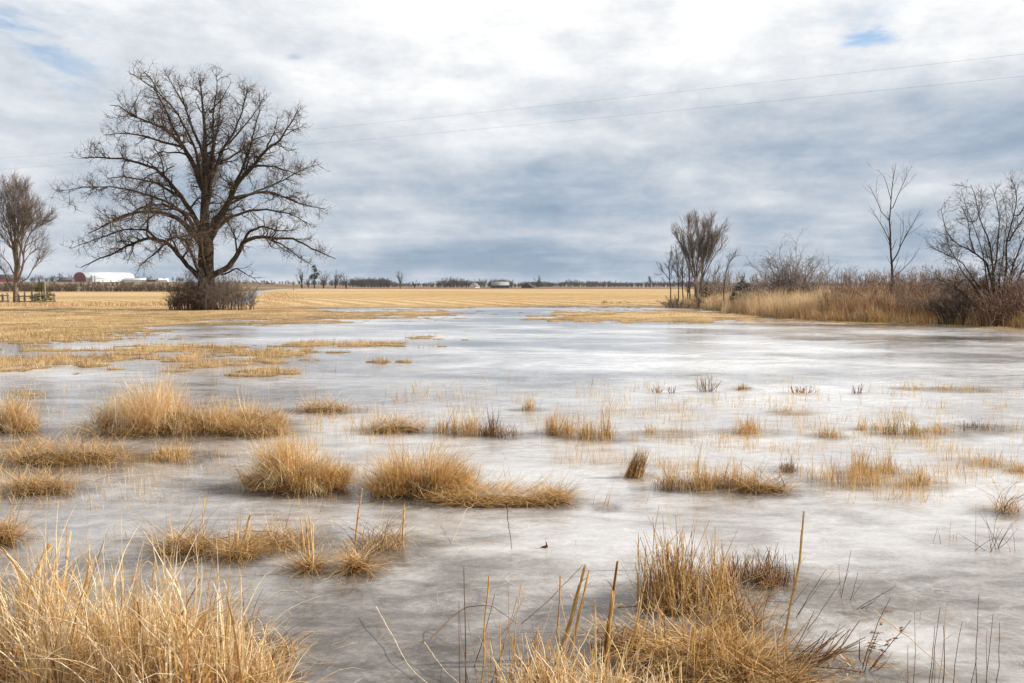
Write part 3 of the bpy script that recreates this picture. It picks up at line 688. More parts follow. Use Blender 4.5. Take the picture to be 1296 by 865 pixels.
# the old oak --------------------------------------------------
OY = 52.0; sc, off = 2.402, (0, 60)
oak_l = [
 ([(575,668),(560,648),(545,625),(525,600),(510,590),(470,582),(420,600),(380,628),(340,645),(290,672)], .24, .03, .3),
 ([(612,600),(590,570),(570,550),(535,520),(500,505),(440,495),(390,500),(340,515),(290,540),(235,562)], .27, .03, -.2),
 ([(612,570),(600,535),(590,510),(560,460),(520,410),(480,370),(430,355),(380,345),(330,345),(285,345)], .26, .03, .25),
 ([(620,440),(600,390),(590,365),(560,310),(520,270),(480,240),(430,215),(380,200),(330,165),(295,158)], .22, .025, -.3),
 ([(595,375),(575,330),(555,300),(530,240),(505,180),(480,130),(420,92)], .17, .022, .4),
 ([(560,305),(535,298),(500,290),(440,270),(370,260),(310,265)], .12, .022, -.1),
 ([(625,480),(635,440),(640,410),(660,350),(680,300),(710,250),(730,190),(748,115)], .2, .025, .2),
 ([(635,590),(650,560),(665,530),(695,480),(720,430),(750,390),(790,355),(830,310),(870,285),(910,232),(925,200)], .30, .025, -.25),
 ([(655,560),(680,530),(700,515),(750,495),(800,490),(860,500),(915,528)], .17, .025, .35),
 ([(640,700),(665,685),(690,668),(715,640),(735,590),(780,575),(830,580),(880,580),(940,610),(1010,642)], .28, .03, .15),
 ([(735,592),(745,570),(755,560),(800,545),(850,560),(900,560)], .13, .025, -.4),
 ([(705,465),(730,455),(750,450),(800,435),(850,450),(900,470),(965,485)], .15, .025, .5),
 ([(672,345),(690,335),(720,310),(760,270),(800,250),(835,240)], .11, .02, .5),
 ([(770,372),(800,368),(860,375),(900,390),(945,405)], .12, .02, -.5),
 ([(620,335),(610,300),(590,250),(570,180),(552,105)], .14, .02, .5),
 ([(640,410),(648,350),(652,300),(650,200),(665,130),(660,85)], .16, .02, -.6),
 ([(600,520),(560,500),(520,470),(460,450),(400,440),(340,445),(280,460)], .13, .02, .6),
 ([(560,460),(520,440),(470,410),(400,395),(330,380),(270,385)], .13, .02, -.5),
 ([(700,480),(760,440),(830,400),(880,360),(940,330)], .12, .02, .7),
 ([(640,690),(690,690),(730,672),(760,690),(790,705)], .11, .02, -.4),
 ([(500,590),(470,560),(420,560),(360,590),(300,620)], .10, .02, .6),
 ([(800,577),(850,600),(900,640),(930,660)], .09, .02, .3),
 ([(722,425),(750,370),(770,320),(785,260),(805,200),(800,150)], .12, .02, -.2), ([(690,290),(730,240),(765,190),(790,140)], .09, .02, .3),
 ([(640,200),(675,160),(700,110)], .07, .018, .2), ([(570,180),(540,130),(510,80)], .07, .018, -.2), ([(380,200),(370,160),(390,110)], .06, .018, .2), ([(830,310),(850,270),(860,220)], .07, .018, .3)]
xa = P3(625/sc, 300, OY)[0]
oak_l[0][0].insert(0, (612, 705))
done = [resample(px_limb([(628,812),(627,690),(625,600),(622,480),(624,400),(619,330),(624,260),(616,180),(602,55)], sc, off, OY, .6, .03)[0], 60)]; L1 = []
for p, a, b_, r in oak_l:
    l = px_limb(p, sc, off, OY, a, b_, r, 625); q_ = l[0]; q_[:, 1] = OY+(q_[:, 0]-q_[0, 0])*math.tan(r*1.15); k_ = (q_[:, 1]/OY)**.3; q_[:, 0] *= k_; q_[:, 2] = CAMZ+(q_[:, 2]-CAMZ)*k_; q_ = join(q_, done)
    L1.append((q_, a, b_)); done.append(resample(q_, 50))
ext = []
for k, a in ((1, 1.2), (2, -1.25), (3, 1.4), (7, 1.9), (9, -1.35), (6, 1.4), (0, 1.25), (1, -1.5)):
    e_ = spin(L1[k], xa, OY, a, .85); ext.append((e_[0], e_[1]*.75, e_[2]))
trunk = [px_limb([(628,812),(627,780),(627,690),(625,600),(622,540),(622,480),(624,400),(619,330),(624,260),(616,180),(612,110),(604,92)], sc, off, OY, .62, .03)]
oak = empty('oak_tree', (xa, OY, 0)); org = np.array((xa, OY, 0))
tag(oak, 'old bare oak with a wide spreading crown and shrubs round its foot', 'tree')
A = Acc()
P, Rr = limb_set(trunk, 26, .002)
# flare at the foot
Rr[:, :] = np.interp(np.linspace(0, 1, 26), [0, .04, .12, .32, .4, .6, 1], [.90, .66, .52, .46, .30, .15, .03])[None]
A.add(*tubes(P, Rr, 10)); A.build('trunk', M_bark, oak, smooth=True, origin=org)
A = Acc()
LP, LR = limb_set(L1+ext, 30, .0035); LR = LR*.86
A.add(*tubes(LP, LR, 6))
TP, TR = limb_set([(trunk[0][0][4:], .3, .03)], 30, .004)
allP = np.concatenate([LP, TP]); allR = np.concatenate([LR, TR])
def prune(Q, q_, sc_=1.0):
    """keep the crown inside one broad dome"""
    e = Q[:, -1]; d = ((e[:, 0]-xa-(-.1))/9.15)**2+((e[:, 1]-OY)/8.9)**2+((e[:, 2]-7.9)/8.5)**2
    k = d < sc_+rng.normal(0, .05, len(Q)); return Q[k], q_[k]
B1, R1 = grow(allP, allR, 430, (.2, 1), (46, 14), (.13, .29), 10, .26, .035, .55, .018)
B1, R1 = prune(B1, R1, .98)
B2, R2 = grow(np.concatenate([B1]), R1, 2400, (.15, 1), (48, 16), (.3, .58), 8, .28, .035, .6, .012)
B2b, R2b = grow(allP, allR, 900, (.3, 1), (55, 16), None, 8, .28, .05, .4, .012, absl=(.7, 1.7))
B2, R2 = prune(B2, R2, 1.02); B2b, R2b = prune(B2b, R2b, 1.02)
B3s = np.concatenate([B2, B2b]); R3s = np.concatenate([R2, R2b])
B3, R3 = grow(B3s, R3s, 15000, (.2, 1), (45, 16), None, 6, .28, .04, .6, .0085, absl=(.35, 1.05))
A.add(*tubes(B1, R1, 5)); A.build('limbs', M_bark, oak, smooth=True, origin=org)
B3, R3 = prune(B3, R3, 1.06)
A = Acc(); A.add(*tubes(B2, R2, 4)); A.add(*tubes(B2b, R2b, 4)); A.add(*tubes(B3, R3, 3)); A.build('crown', M_twig, oak, origin=org)

def tree(name, label, lst, mat_b, mat_t, levels, group=None, cat='tree', trunk_n=1, K=14, jit=.004, crown='crown'):
    """lst limbs: first trunk_n go to the trunk part; levels = list of grow kwargs"""
    base = np.array(lst[0][0][0]); o = empty(name, tuple(base)); tag(o, label, cat, group)
    P, Rr = limb_set(lst, K, jit)
    Rr = Rr*.78; A = Acc(); A.add(*tubes(P, Rr, 6)); A.build('trunk', mat_b, o, smooth=True, origin=base)
    A = Acc(); cp_, cr = P, Rr
    for i, kw in enumerate(levels):
        n_, r_ = grow(cp_, cr, **kw); A.add(*tubes(n_, r_, 3))
        cp_, cr = (n_, r_) if kw['n'] > 25 or i else (np.concatenate([cp_[:, :n_.shape[1]], n_]), np.concatenate([cr[:, :n_.shape[1]], r_]))
    A.build(crown, mat_t, o, origin=base); return o
def gz_(x, y): return float(height(np.array([float(x)]), np.array([float(y)]))[0])
def traced(lst, scale, off, Yw, base_z=None, spread=.35, ground_y=9e9):
    res = []; done = []
    for i, (pts, r0, r1) in enumerate(lst):
        q = np.array([P3(a/scale+off[0], b_/scale+off[1], Yw) for a, b_ in pts])
        sl_ = rng.uniform(-spread, spread)
        d = np.abs(q[:, 0]-q[0, 0])+.4*np.abs(q[:, 2]-q[0, 2]); q[:, 1] += d*sl_*(1 if i else 0)
        if i: k_ = q[:, 1]/Yw; q[:, 0] *= k_; q[:, 2] = CAMZ+(q[:, 2]-CAMZ)*k_
        if i and pts[0][1] < ground_y: q = join(q, done)
        elif i: q[0, 2] = gz_(q[0, 0], q[0, 1])-.05
        if i == 0: q[0, 2] = gz_(q[0, 0], Yw)-.05
        res.append((q, r0, r1)); done.append(resample(q, 40))
    return res
# ash tree, far left
tl = traced([([(98,808),(97,690),(97,600),(98,520),(95,440),(92,350),(90,250),(85,130)], .30, .03),
 ([(98,560),(80,470),(70,400),(60,300),(40,200),(20,125)], .14, .02), ([(98,540),(108,450),(112,380),(112,250),(104,120)], .15, .02),
 ([(100,640),(118,560),(122,480),(140,380),(150,230),(135,125)], .15, .02), ([(105,670),(130,600),(142,540),(150,430),(180,370),(230,310),(292,262)], .14, .018),
 ([(108,690),(130,660),(165,640),(210,570),(262,520)], .11, .015), ([(130,570),(160,520),(190,480),(235,450),(275,415)], .08, .015),
 ([(90,700),(70,690),(48,670),(25,590),(0,560),(-40,520)], .11, .015), ([(95,500),(75,455),(50,420),(0,370),(-60,320)], .13, .015),
 ([(92,460),(70,400),(45,330),(10,220),(-15,150)], .13, .015), ([(95,420),(130,330),(165,240),(190,165)], .09, .015), ([(95,470),(150,350),(200,260),(245,200)], .09, .012),
 ([(90,620),(60,560),(10,500),(-50,440)], .09, .012), ([(92,400),(75,300),(60,200),(55,130)], .08, .012)], 4.81, (0, 220), 66.0)
tree('ash_tree', 'leafless upright tree with reddish twigs behind the rail fence at far left', tl, M_barkpale, M_twigpale,
     [dict(n=200, tr=(.3, 1), ang=(27, 8), ln=(.22, .42), K=6, wig=.10, up=.08, rmin=.016), dict(n=1500, tr=(.2, 1), ang=(26, 9), ln=None, absl=(.6, 1.4), K=5, wig=.12, up=.10, rmin=.012),
      dict(n=5200, tr=(.2, 1), ang=(30, 10), absl=(.35, .95), K=4, wig=.12, up=.08, rmin=.009)])
# grove at the left end of the bank
S2, O2 = 6.18, (820, 270)
tl = traced([([(375,690),(375,560),(370,480),(350,350),(340,200),(300,108)], .17, .015), ([(378,650),(380,480),(390,300),(402,200),(388,105)], .13, .012),
 ([(405,690),(412,580),(425,480),(430,350),(470,240),(487,85)], .14, .012), ([(415,580),(430,500),(455,455),(520,330),(575,268)], .08, .012),
 ([(415,690),(430,450),(475,330),(515,220),(565,140)], .09, .012), ([(330,690),(325,560),(325,450),(290,320),(228,185)], .10, .012), ([(365,520),(330,400),(300,280),(270,170)], .08, .01),
 ([(415,520),(460,400),(500,270),(560,180)], .08, .01), ([(425,600),(470,510),(520,480),(560,430)], .05, .01), ([(390,400),(420,280),(440,180),(440,100)], .07, .01)], S2, O2, 60.0, ground_y=630)
tree('grove_tree', 'bushy many stemmed bare tree, tallest of the grove behind the far pond edge', tl, M_barkpale, M_twigpale,
     [dict(n=190, tr=(.3, 1), ang=(22, 7), ln=(.2, .36), K=6, wig=.08, up=.13, rmin=.013), dict(n=1400, tr=(.15, 1), ang=(24, 8), absl=(.5, 1.2), K=5, wig=.10, up=.12, rmin=.009), dict(n=4200, tr=(.15, 1), ang=(26, 9), absl=(.25, .7), K=4, wig=.10, up=.10, rmin=.007)])
for lab, pts in (('thin forked bare tree at the left end of the grove', [([(180,700),(176,560),(170,500),(165,400),(190,290)], .075, .012), ([(172,530),(140,480),(85,430)], .035, .01), ([(176,480),(200,400),(205,330)], .03, .01)]),
                 ('thin straight bare tree, second from the left end of the grove', [([(243,700),(238,560),(232,450),(225,330),(215,245)], .07, .012), ([(235,500),(205,440),(190,400)], .03, .01)]),
                 ('thin bare tree touching the bushy tree of the grove on its left side', [([(277,700),(272,560),(270,450),(276,330),(260,240)], .07, .012), ([(272,480),(240,400),(232,330)], .03, .01)]),
                 ('short dark bare stem between the thin trees and the bushy tree of the grove', [([(310,700),(312,600),(322,520),(318,430)], .08, .012), ([(315,590),(340,520),(350,460)], .03, .01)])):
    tree('slender_tree', lab, traced(pts, S2, O2, 60.5), M_bark, M_twigpale, [dict(n=50, tr=(.3, 1), ang=(35, 10), absl=(.5, 1.2), K=5, wig=.14, up=.07, rmin=.010), dict(n=300, tr=(.2, 1), ang=(30, 10), absl=(.2, .6), K=4, wig=.14, up=.07, rmin=.008)], group='slender trees of the grove')
tree('leaning_tree', 'single thin bare tree leaning right beside the grove', traced([([(592,640),(597,560),(605,480),(640,380),(700,280)], .07, .012), ([(620,440),(625,390),(640,330)], .03, .01), ([(650,370),(690,330)], .03, .01)], S2, O2, 52.0), M_bark, M_twigpale,
     [dict(n=30, tr=(.35, 1), ang=(30, 10), absl=(.4, .9), K=5, wig=.12, up=.08, rmin=.009), dict(n=90, tr=(.2, 1), ang=(30, 10), absl=(.2, .5), K=4, wig=.12, up=.08, rmin=.007)])
# slim tree above the thicket
S3, O3 = 3.76, (1100, 200)
tree('slim_tree', 'tall slim bare tree rising alone above the reddish thicket', traced([([(106,700),(108,580),(110,500),(100,400),(98,300),(105,200),(118,100),(128,25)], .10, .010),
  ([(100,400),(70,340),(40,290),(8,240)], .035, .008), ([(98,300),(60,260),(30,190),(5,140)], .03, .008), ([(113,495),(150,420),(180,360),(215,300),(242,250)], .05, .008),
  ([(110,575),(160,530),(200,490),(240,430)], .035, .008), ([(105,205),(85,130),(70,90),(40,55)], .025, .007), ([(112,240),(140,170),(165,120),(190,58)], .03, .007), ([(150,425),(170,350),(172,300)], .025, .007)], S3, O3, 40.0), M_bark, M_twig,
  [dict(n=55, tr=(.25, 1), ang=(32, 8), absl=(.5, 1.3), K=6, wig=.06, up=.06, rmin=.007), dict(n=150, tr=(.2, 1), ang=(32, 10), absl=(.2, .6), K=4, wig=.08, up=.06, rmin=.005)])
# the large spreading shrub at right
tree('spreading_shrub', 'large dark multi stemmed bare shrub at the right edge of the bank', traced([
  ([(612,790),(600,690),(585,590),(560,500),(500,450),(420,410),(370,360),(340,245)], .085, .010), ([(600,800),(595,680),(588,560),(570,400),(530,300),(510,200),(485,125)], .08, .010),
  ([(590,800),(540,640),(490,560),(440,490),(360,465),(270,400)], .06, .009), ([(630,800),(635,650),(650,500),(650,400),(690,280),(703,180),(680,95)], .08, .010),
  ([(640,800),(680,640),(730,540),(790,490),(860,440)], .07, .010), ([(592,560),(610,440),(622,300),(602,200),(588,145)], .05, .009),
  ([(650,800),(660,620),(690,500),(730,400),(770,300),(800,190)], .075, .010), ([(660,800),(740,640),(830,540),(900,460)], .06, .010), ([(580,800),(500,700),(430,630),(370,575)], .05, .009),
  ([(500,450),(480,380),(470,300),(440,230)], .04, .008), ([(650,400),(690,330),(740,260),(760,180)], .05, .008), ([(585,790),(520,640),(460,560),(400,540)], .05, .008),
  ([(670,800),(740,600),(790,480),(830,360),(840,260)], .06, .009), ([(530,300),(560,220),(550,150)], .03, .008), ([(690,280),(730,200),(737,110)], .04, .008),
  ([(605,800),(560,600),(545,480),(520,380),(470,260),(450,190)], .05, .008), ([(622,800),(620,560),(640,420),(660,300),(640,200)], .05, .008), ([(570,800),(450,640),(380,600),(310,570)], .04, .008),
  ([(600,800),(500,620),(430,520),(380,420),(360,330)], .045, .008), ([(645,800),(700,600),(760,440),(770,300),(740,180)], .05, .008)], S3, O3, 33.0, spread=.5, ground_y=650), M_bark, M_twig,
  [dict(n=420, tr=(.15, 1), ang=(34, 12), absl=(.4, 1.2), K=7, wig=.16, up=.06, rmin=.008), dict(n=2200, tr=(.2, 1), ang=(42, 12), absl=(.25, .7), K=5, wig=.2, up=.05, rmin=.006), dict(n=6000, tr=(.2, 1), ang=(42, 12), absl=(.1, .32), K=4, wig=.2, up=.04, rmin=.004)], cat='shrub', crown='twigs')

def shrub(label, cx, cy, h, spread, nst, mat_t, mat_b=None, name='bare_shrub', group=None, dens=1.0, lean=.9, rs=1.0):
    z = gz_(cx, cy); st = []
    for i in range(nst):
        a = rng.uniform(0, 2*np.pi); r = rng.random()**.6; hh = h*rng.uniform(.38, 1.1)*(1-.48*r)
        b0 = np.array([cx+math.cos(a)*r*spread*.62+rng.normal(0, .07), cy+math.sin(a)*r*spread*.5+rng.normal(0, .07), z-.05])
        e = np.array([cx+math.cos(a)*r*spread*1.05+rng.normal(0, .16*spread), cy+math.sin(a)*r*spread+rng.normal(0, .2*spread), z+hh])
        mid = b0*.5+e*.5+np.array([0, 0, h*.10*lean])-np.array([math.cos(a), math.sin(a), 0])*spread*r*.12
        st.append((np.array([b0, mid, e]), rng.uniform(.012, .03)*rs, .006*rs))
    st[0] = (st[0][0], st[0][1], st[0][2])
    o = empty(name, (cx, cy, z)); tag(o, label, 'shrub', group); org = (cx, cy, z)
    P, Rr = limb_set(st, 10, .022)
    A = Acc(); A.add(*tubes(P, Rr, 4)); A.build('stems', mat_b or mat_t, o, origin=org)
    A = Acc(); n1 = int(nst*5*dens)
    B, r = grow(P, Rr, n1, (.08, 1), (42, 16), None, 6, .2, .05, .7, .007*rs, absl=(.25*h, .42*h)); A.add(*tubes(B, r, 3))
    B, r = grow(B, r, n1*5, (.1, 1), (45, 15), None, 5, .24, .04, .7, .0055*rs, absl=(.10*h, .24*h)); A.add(*tubes(B, r, 3))
    A.build('twigs', mat_t, o, origin=org); return o
for (pxx, Yw, h, sp, nst, lab, mt) in (
    (240, 50.5, 2.75, 1.2, 60, 'dense rounded bare shrub on the left side of the oak foot', M_twig),
    (263, 50.6, 2.6, 1.1, 55, 'tangled grey brown shrub directly in front of the oak trunk', M_twigpale),
    (224, 51.2, 1.7, .7, 24, 'low dark shrub, leftmost at the oak foot', M_twig),
    (284, 51.3, 2.9, 1.15, 46, 'bare shrub just right of the oak trunk', M_twigpale),
    (303, 52.0, 2.6, .95, 22, 'thin open shrub, second from right at the oak foot', M_twigpale),
    (319, 52.3, 1.7, .8, 14, 'sparse little shrub, rightmost at the oak foot', M_twigpale)):
    shrub(lab, (pxx-648)/1008*Yw, Yw, h, sp, int(nst*.95), mt, group='shrubs round the oak foot', rs=1.05, dens=1.5)
for (pxx, Yw, h, sp, nst, lab, mt) in (
    (1003, 47.0, 4.0, 2.1, 80, 'broad dome shaped bare shrub with upright twigs above tan grass', M_twigpale),
    (1073, 44.0, 2.7, 1.0, 14, 'airy pale shrub between the dome shaped shrub and the slim tree', M_twigpale),
    (1180, 35.0, 2.3, 1.3, 30, 'grey brown shrub standing in front of the thicket right of the slim tree', M_twigpale),
    (1212, 32.5, 2.3, 1.1, 30, 'dark brown shrub left of the large spreading shrub', M_twig),
    (1290, 31.5, 2.7, 1.4, 34, 'dark brown shrub at the right picture edge before the large spreading shrub', M_dog),
    (1262, 31.0, 1.8, 1.0, 26, 'reddish low shrub at the foot of the large spreading shrub', M_dog),
    (950, 50.0, 2.2, .7, 9, 'spindly bare shrub rising behind the dark evergreen on the bank', M_twigpale),
    (913, 57.0, 1.7, 1.3, 22, 'low reddish brown bush between the grove and the evergreen', M_dog),
    (858, 57.0, 1.1, 1.3, 22, 'low brown brush under the slender trees of the grove', M_twig),
    (893, 56.0, 1.2, 1.2, 22, 'low brown brush under the bushy grove tree', M_twig)):
    shrub(lab, (pxx-648)/1008*Yw, Yw, h, sp, nst, mt, rs=1.25)
# stringy little shrub in tan grass at the bank's front
shrub('small twiggy shrub standing in tan grass left of the dome shaped shrub', (958-648)/1008*46, 46.0, 1.6, .45, 9, M_twig, rs=1.0)

# ------------------------------------------------------------------ bank: tall grass, stalks, twig thicket
def shore_pt(pxs):
    yb = shore_py(pxs); v = (CY-yb)/FPX; dy = math.cos(PITCH)+v*math.sin(PITCH); dz = -math.sin(PITCH)+v*math.cos(PITCH); t = -CAMZ/dz
    return (pxs-CX)/FPX*t, dy*t
def bank_pts(n, x0, x1, d0, d1, pw=1.0):
    p_ = rng.uniform(x0, x1, n); sx_, sy_ = shore_pt(p_); d = d0+(d1-d0)*rng.random(n)**pw
    return p_, sx_+d*.62, sy_+d*.78
A = Acc(); n = 17000
p_, xs, ys = bank_pts(n, 840, 1110, .3, 7.5)
clump = fbm(xs/.9, ys/.9, 55, 3); keep = clump > .42; p_, xs, ys, clump = p_[keep], xs[keep], ys[keep], clump[keep]
hs = (.35+.85*ss(.42, .7, clump))*(.65+.35*ss(880, 960, p_)); n = len(xs)
base_c = np.clip(rng.normal(.55, .22, n)+(clump-.5)*.8, 0, 1)
def tall(xs, ys, hs, cc, per=3, wpx=.45, tilt=.22, curl=.55, sp=.10):
    xs = np.repeat(xs, per)+rng.normal(0, sp, len(xs)*per); ys = np.repeat(ys, per)+rng.normal(0, sp, len(ys)*per); n = len(xs)
    P = np.c_[xs, ys, height(xs, ys)-.03]
    return blades(P, rng.normal(2.6, 1.6, n), np.abs(rng.normal(0, tilt, n)), np.repeat(hs, per)*rng.uniform(.6, 1.15, n), np.maximum(.006, ys/FPX*wpx), rng.uniform(0, curl, n), 5, mixc=np.clip(np.repeat(cc, per)+rng.normal(0, .12, n), 0, 1))
A.add(*tall(xs, ys, hs, base_c))
tag(A.build('tall_grass', M_bank), 'tall tan grass billowing along the far half of the right bank', 'tall grass', kind='stuff')
A = Acc(); n = 12500
p_, xs, ys = bank_pts(n, 1040, 1520, .2, 7)
clump = fbm(xs/.6, ys/.6, 58, 3); hs = (.35+1.15*ss(.35, .65, clump)*ss(0, 1.6, ys-shore_pt(p_)[1]+.5))*rng.uniform(.55, 1.1, n)
A.add(*tall(xs, ys, hs, np.clip(rng.normal(.5, .25, n), 0, 1), wpx=.42, tilt=.26, curl=.8))
tag(A.build('dead_stalks', M_reed), 'brown and tan dead stalks standing at the right shoreline', 'stalks', kind='stuff')
A = Acc(); n = 2600
p_, xs, ys = bank_pts(n, 980, 1500, 0.0, 1.4)
A.add(*tall(xs, ys, (.12+.55*rng.random(n))*(.4+1.1*fbm(xs/.5, ys/.5, 93, 3)), np.clip(rng.normal(.55, .3, n), 0, 1), per=5, wpx=.45, tilt=.5, curl=1.2))
tag(A.build('shore_grass', M_gold), 'low orange straw fringing the ice along the right bank', 'grass', kind='stuff')
# twig thicket
A = Acc(); n = 1500
p_, xs, ys = bank_pts(n, 1010, 1560, 1.5, 10)
hh = rng.uniform(1.0, 2.2, n)*(.55+.45*ss(1010, 1080, p_))*(.65+.6*fbm(xs/2.2, ys/2.2, 87, 3)); z0 = height(xs, ys)
az_ = rng.uniform(0, 2*np.pi, n); ln_ = rng.uniform(0, .6, n)*hh
tt = np.linspace(0, 1, 8)[None, :, None]
hh = hh*(1-.22*ss(1150, 1230, p_)); P = np.c_[xs, ys, z0][:, None, :]+np.c_[np.cos(az_)*ln_, np.sin(az_)*ln_, hh][:, None, :]*tt+np.cumsum(rng.normal(0, .035, (n, 8, 3)), 1)
Rr = np.full((n, 8), .011)*np.linspace(1, .5, 8)[None]
A.add(*tubes(P, Rr, 3))
B, r = grow(P, Rr, 8000, (.15, 1), (38, 14), None, 5, .2, .07, .8, .007, absl=(.35, .8)); A.add(*tubes(B, r, 3))
B, r = grow(B, r, 17000, (.2, 1), (42, 14), None, 4, .2, .05, .8, .0055, absl=(.15, .4)); A.add(*tubes(B, r, 3))
tag(A.build('twig_thicket', M_dog), 'dense reddish brown twig thicket along the right bank', 'thicket', kind='stuff')
# low scrub receding behind the grass
A = Acc(); n = 650
pp = rng.uniform(880, 1250, n); ys = rng.uniform(58, 85, n); xs = (pp-648)/1008*ys
hh = rng.uniform(.8, 2.4, n); z0 = height(xs, ys)
P = np.c_[xs, ys, z0][:, None, :]+np.c_[rng.normal(0, .3, n), rng.normal(0, .3, n), hh][:, None, :]*np.linspace(0, 1, 6)[None, :, None]+np.cumsum(rng.normal(0, .03, (n, 6, 3)), 1)
Rr = np.full((n, 6), .02); A.add(*tubes(P, Rr, 3)); B, r = grow(P, Rr, 6000, (.1, 1), (35, 10), None, 4, .15, .08, .8, .013, absl=(.4, 1.1)); A.add(*tubes(B, r, 3))
tag(A.build('back_scrub', M_twigpale), 'hazy brown scrub behind the tall grass of the right bank', 'scrub', kind='stuff')

# ------------------------------------------------------------------ evergreens
def conifer(name, label, x, y, h, w, needles, n_br=60, loose=.5, trunk_h=.05, group=None, z=None, rs=1.0):
    z = gz_(x, y) if z is None else z; o = empty(name, (x, y, z)); tag(o, label, 'tree', group)
    A = Acc(); P = np.array([[[x, y, z-.1], [x, y, z+h*.5], [x, y, z+h]]]); A.add(*tubes(P, np.array([[.03*h, .02*h, .006*h]]), 6)); A.build('trunk', M_bark, o, origin=(x, y, z))
    t = trunk_h+(1-trunk_h)*rng.random(n_br); a = rng.uniform(0, 2*np.pi, n_br)
    ln_ = w*(1-t)**.75*rng.uniform(1-loose, 1.1, n_br)+.05*w; K = 6; s = np.linspace(0, 1, K)
    Q = np.stack([x+np.cos(a)[:, None]*ln_[:, None]*s, y+np.sin(a)[:, None]*ln_[:, None]*s, z+(t*h)[:, None]+ln_[:, None]*(.35*s-.25*s*s)], -1)
    A = Acc(); A.add(*tubes(Q, np.full((n_br, K), .012*rs), 3))
    B, r = grow(Q, np.full((n_br, K), .02), n_br*9, (.15, 1), (48, 14), None, 4, .15, .05, .8, .015*rs, absl=(.14*w, .34*w)); A.add(*tubes(B, r*1.4, 3))
    i = rng.integers(0, len(B), n_br*90); k = rng.integers(0, 4, len(i))
    pp = B[i, k]+rng.normal(0, .025*w, (len(i), 3))
    A.add(*blades(pp, rng.uniform(0, 6.28, len(i)), rng.uniform(.3, 1.8, len(i)), .09*w*rng.uniform(.6, 1.3, len(i)), .024*w*rs, np.zeros(len(i)), 3, taper=.6))
    A.build('crown', needles, o, origin=(x, y, z)); return o
conifer('evergreen_bush', 'dark green evergreen bush in the tan grass beside the grove', (941-648)/1008*51, 51, 1.75, .95, M_needle, 45, .5, .12)
conifer('evergreen_bush', 'small yellow green conifer at the foot of the dark evergreen bush', (929-648)/1008*52, 52, 1.2, .55, M_cedar, 26)
conifer('evergreen_bush', 'small yellow green conifer half hidden at the right foot of the grove', (893-648)/1008*58, 58, 1.5, .6, M_cedar, 26)
conifer('young_spruce', 'little yellow green spruce behind the rail fence', (54-648)/1008*69, 69, 1.9, 1.05, M_cedar, 46, .4)

# ------------------------------------------------------------------ rail fence
def fence(label, px_posts, Yw, rails, tall_at=None):
    xs_ = [(p-648)/1008*Yw for p in px_posts]; o = empty('rail_fence', (xs_[0], Yw, gz_(xs_[0], Yw))); tag(o, label, 'fence'); og = np.array(o.location)
    for i, x in enumerate(xs_):
        A = Acc(); hgt = 1.9 if i == tall_at else rng.uniform(.85, 1.1); zb = gz_(x, Yw)
        A.add(*tubes(np.array([[[x, Yw, zb-.2], [x+rng.normal(0, .01), Yw, zb+hgt*.5], [x+rng.normal(0, .02), Yw, zb+hgt]]]), np.array([[.085, .08, .07]]), 7)); A.build('post', M_wood, o, origin=og)
    for i in range(len(xs_)-1):
        for hgt in rails:
            A = Acc(); z0 = gz_(xs_[i], Yw)+hgt+rng.normal(0, .03); z1 = gz_(xs_[i+1], Yw)+hgt+rng.normal(0, .04)
            A.add(*tubes(np.array([[[xs_[i]-.15, Yw-.11, z0], [(xs_[i]+xs_[i+1])/2, Yw-.12, (z0+z1)/2-.02], [xs_[i+1]+.15, Yw-.11, z1]]]), np.array([[.05, .055, .045]]), 6)); A.build('rail', M_wood, o, origin=og)
fence('grey split rail fence in front of the little spruce', [24.5, 32, 41.5, 45.5, 58, 69.5], 65.0, (.28, .75), 4)
fence('short end of grey split rail fence left of the ash trunk', [-22, -8, 4, 11], 65.5, (.28, .75))
# small wooden post sign by the road
o = empty('road_sign', ((372.5-648)/1008*150, 150, gz_((372.5-648)/1008*150, 150))); tag(o, 'tiny pale post by the crest of the gravel road', 'post'); A = Acc()
x_, y_, z_ = o.location; A.add(*tubes(np.array([[[x_, y_, z_-.1], [x_, y_, z_+.9], [x_, y_, z_+1.5]]]), np.array([[.09, .09, .08]]), 6)); A.build('post', M_wood, o, origin=(x_, y_, z_))
A = Acc(); A.box((x_, y_-.2, z_+1.25), (.55, .06, .4)); A.build('panel', M_wood, o, origin=(x_, y_, z_))

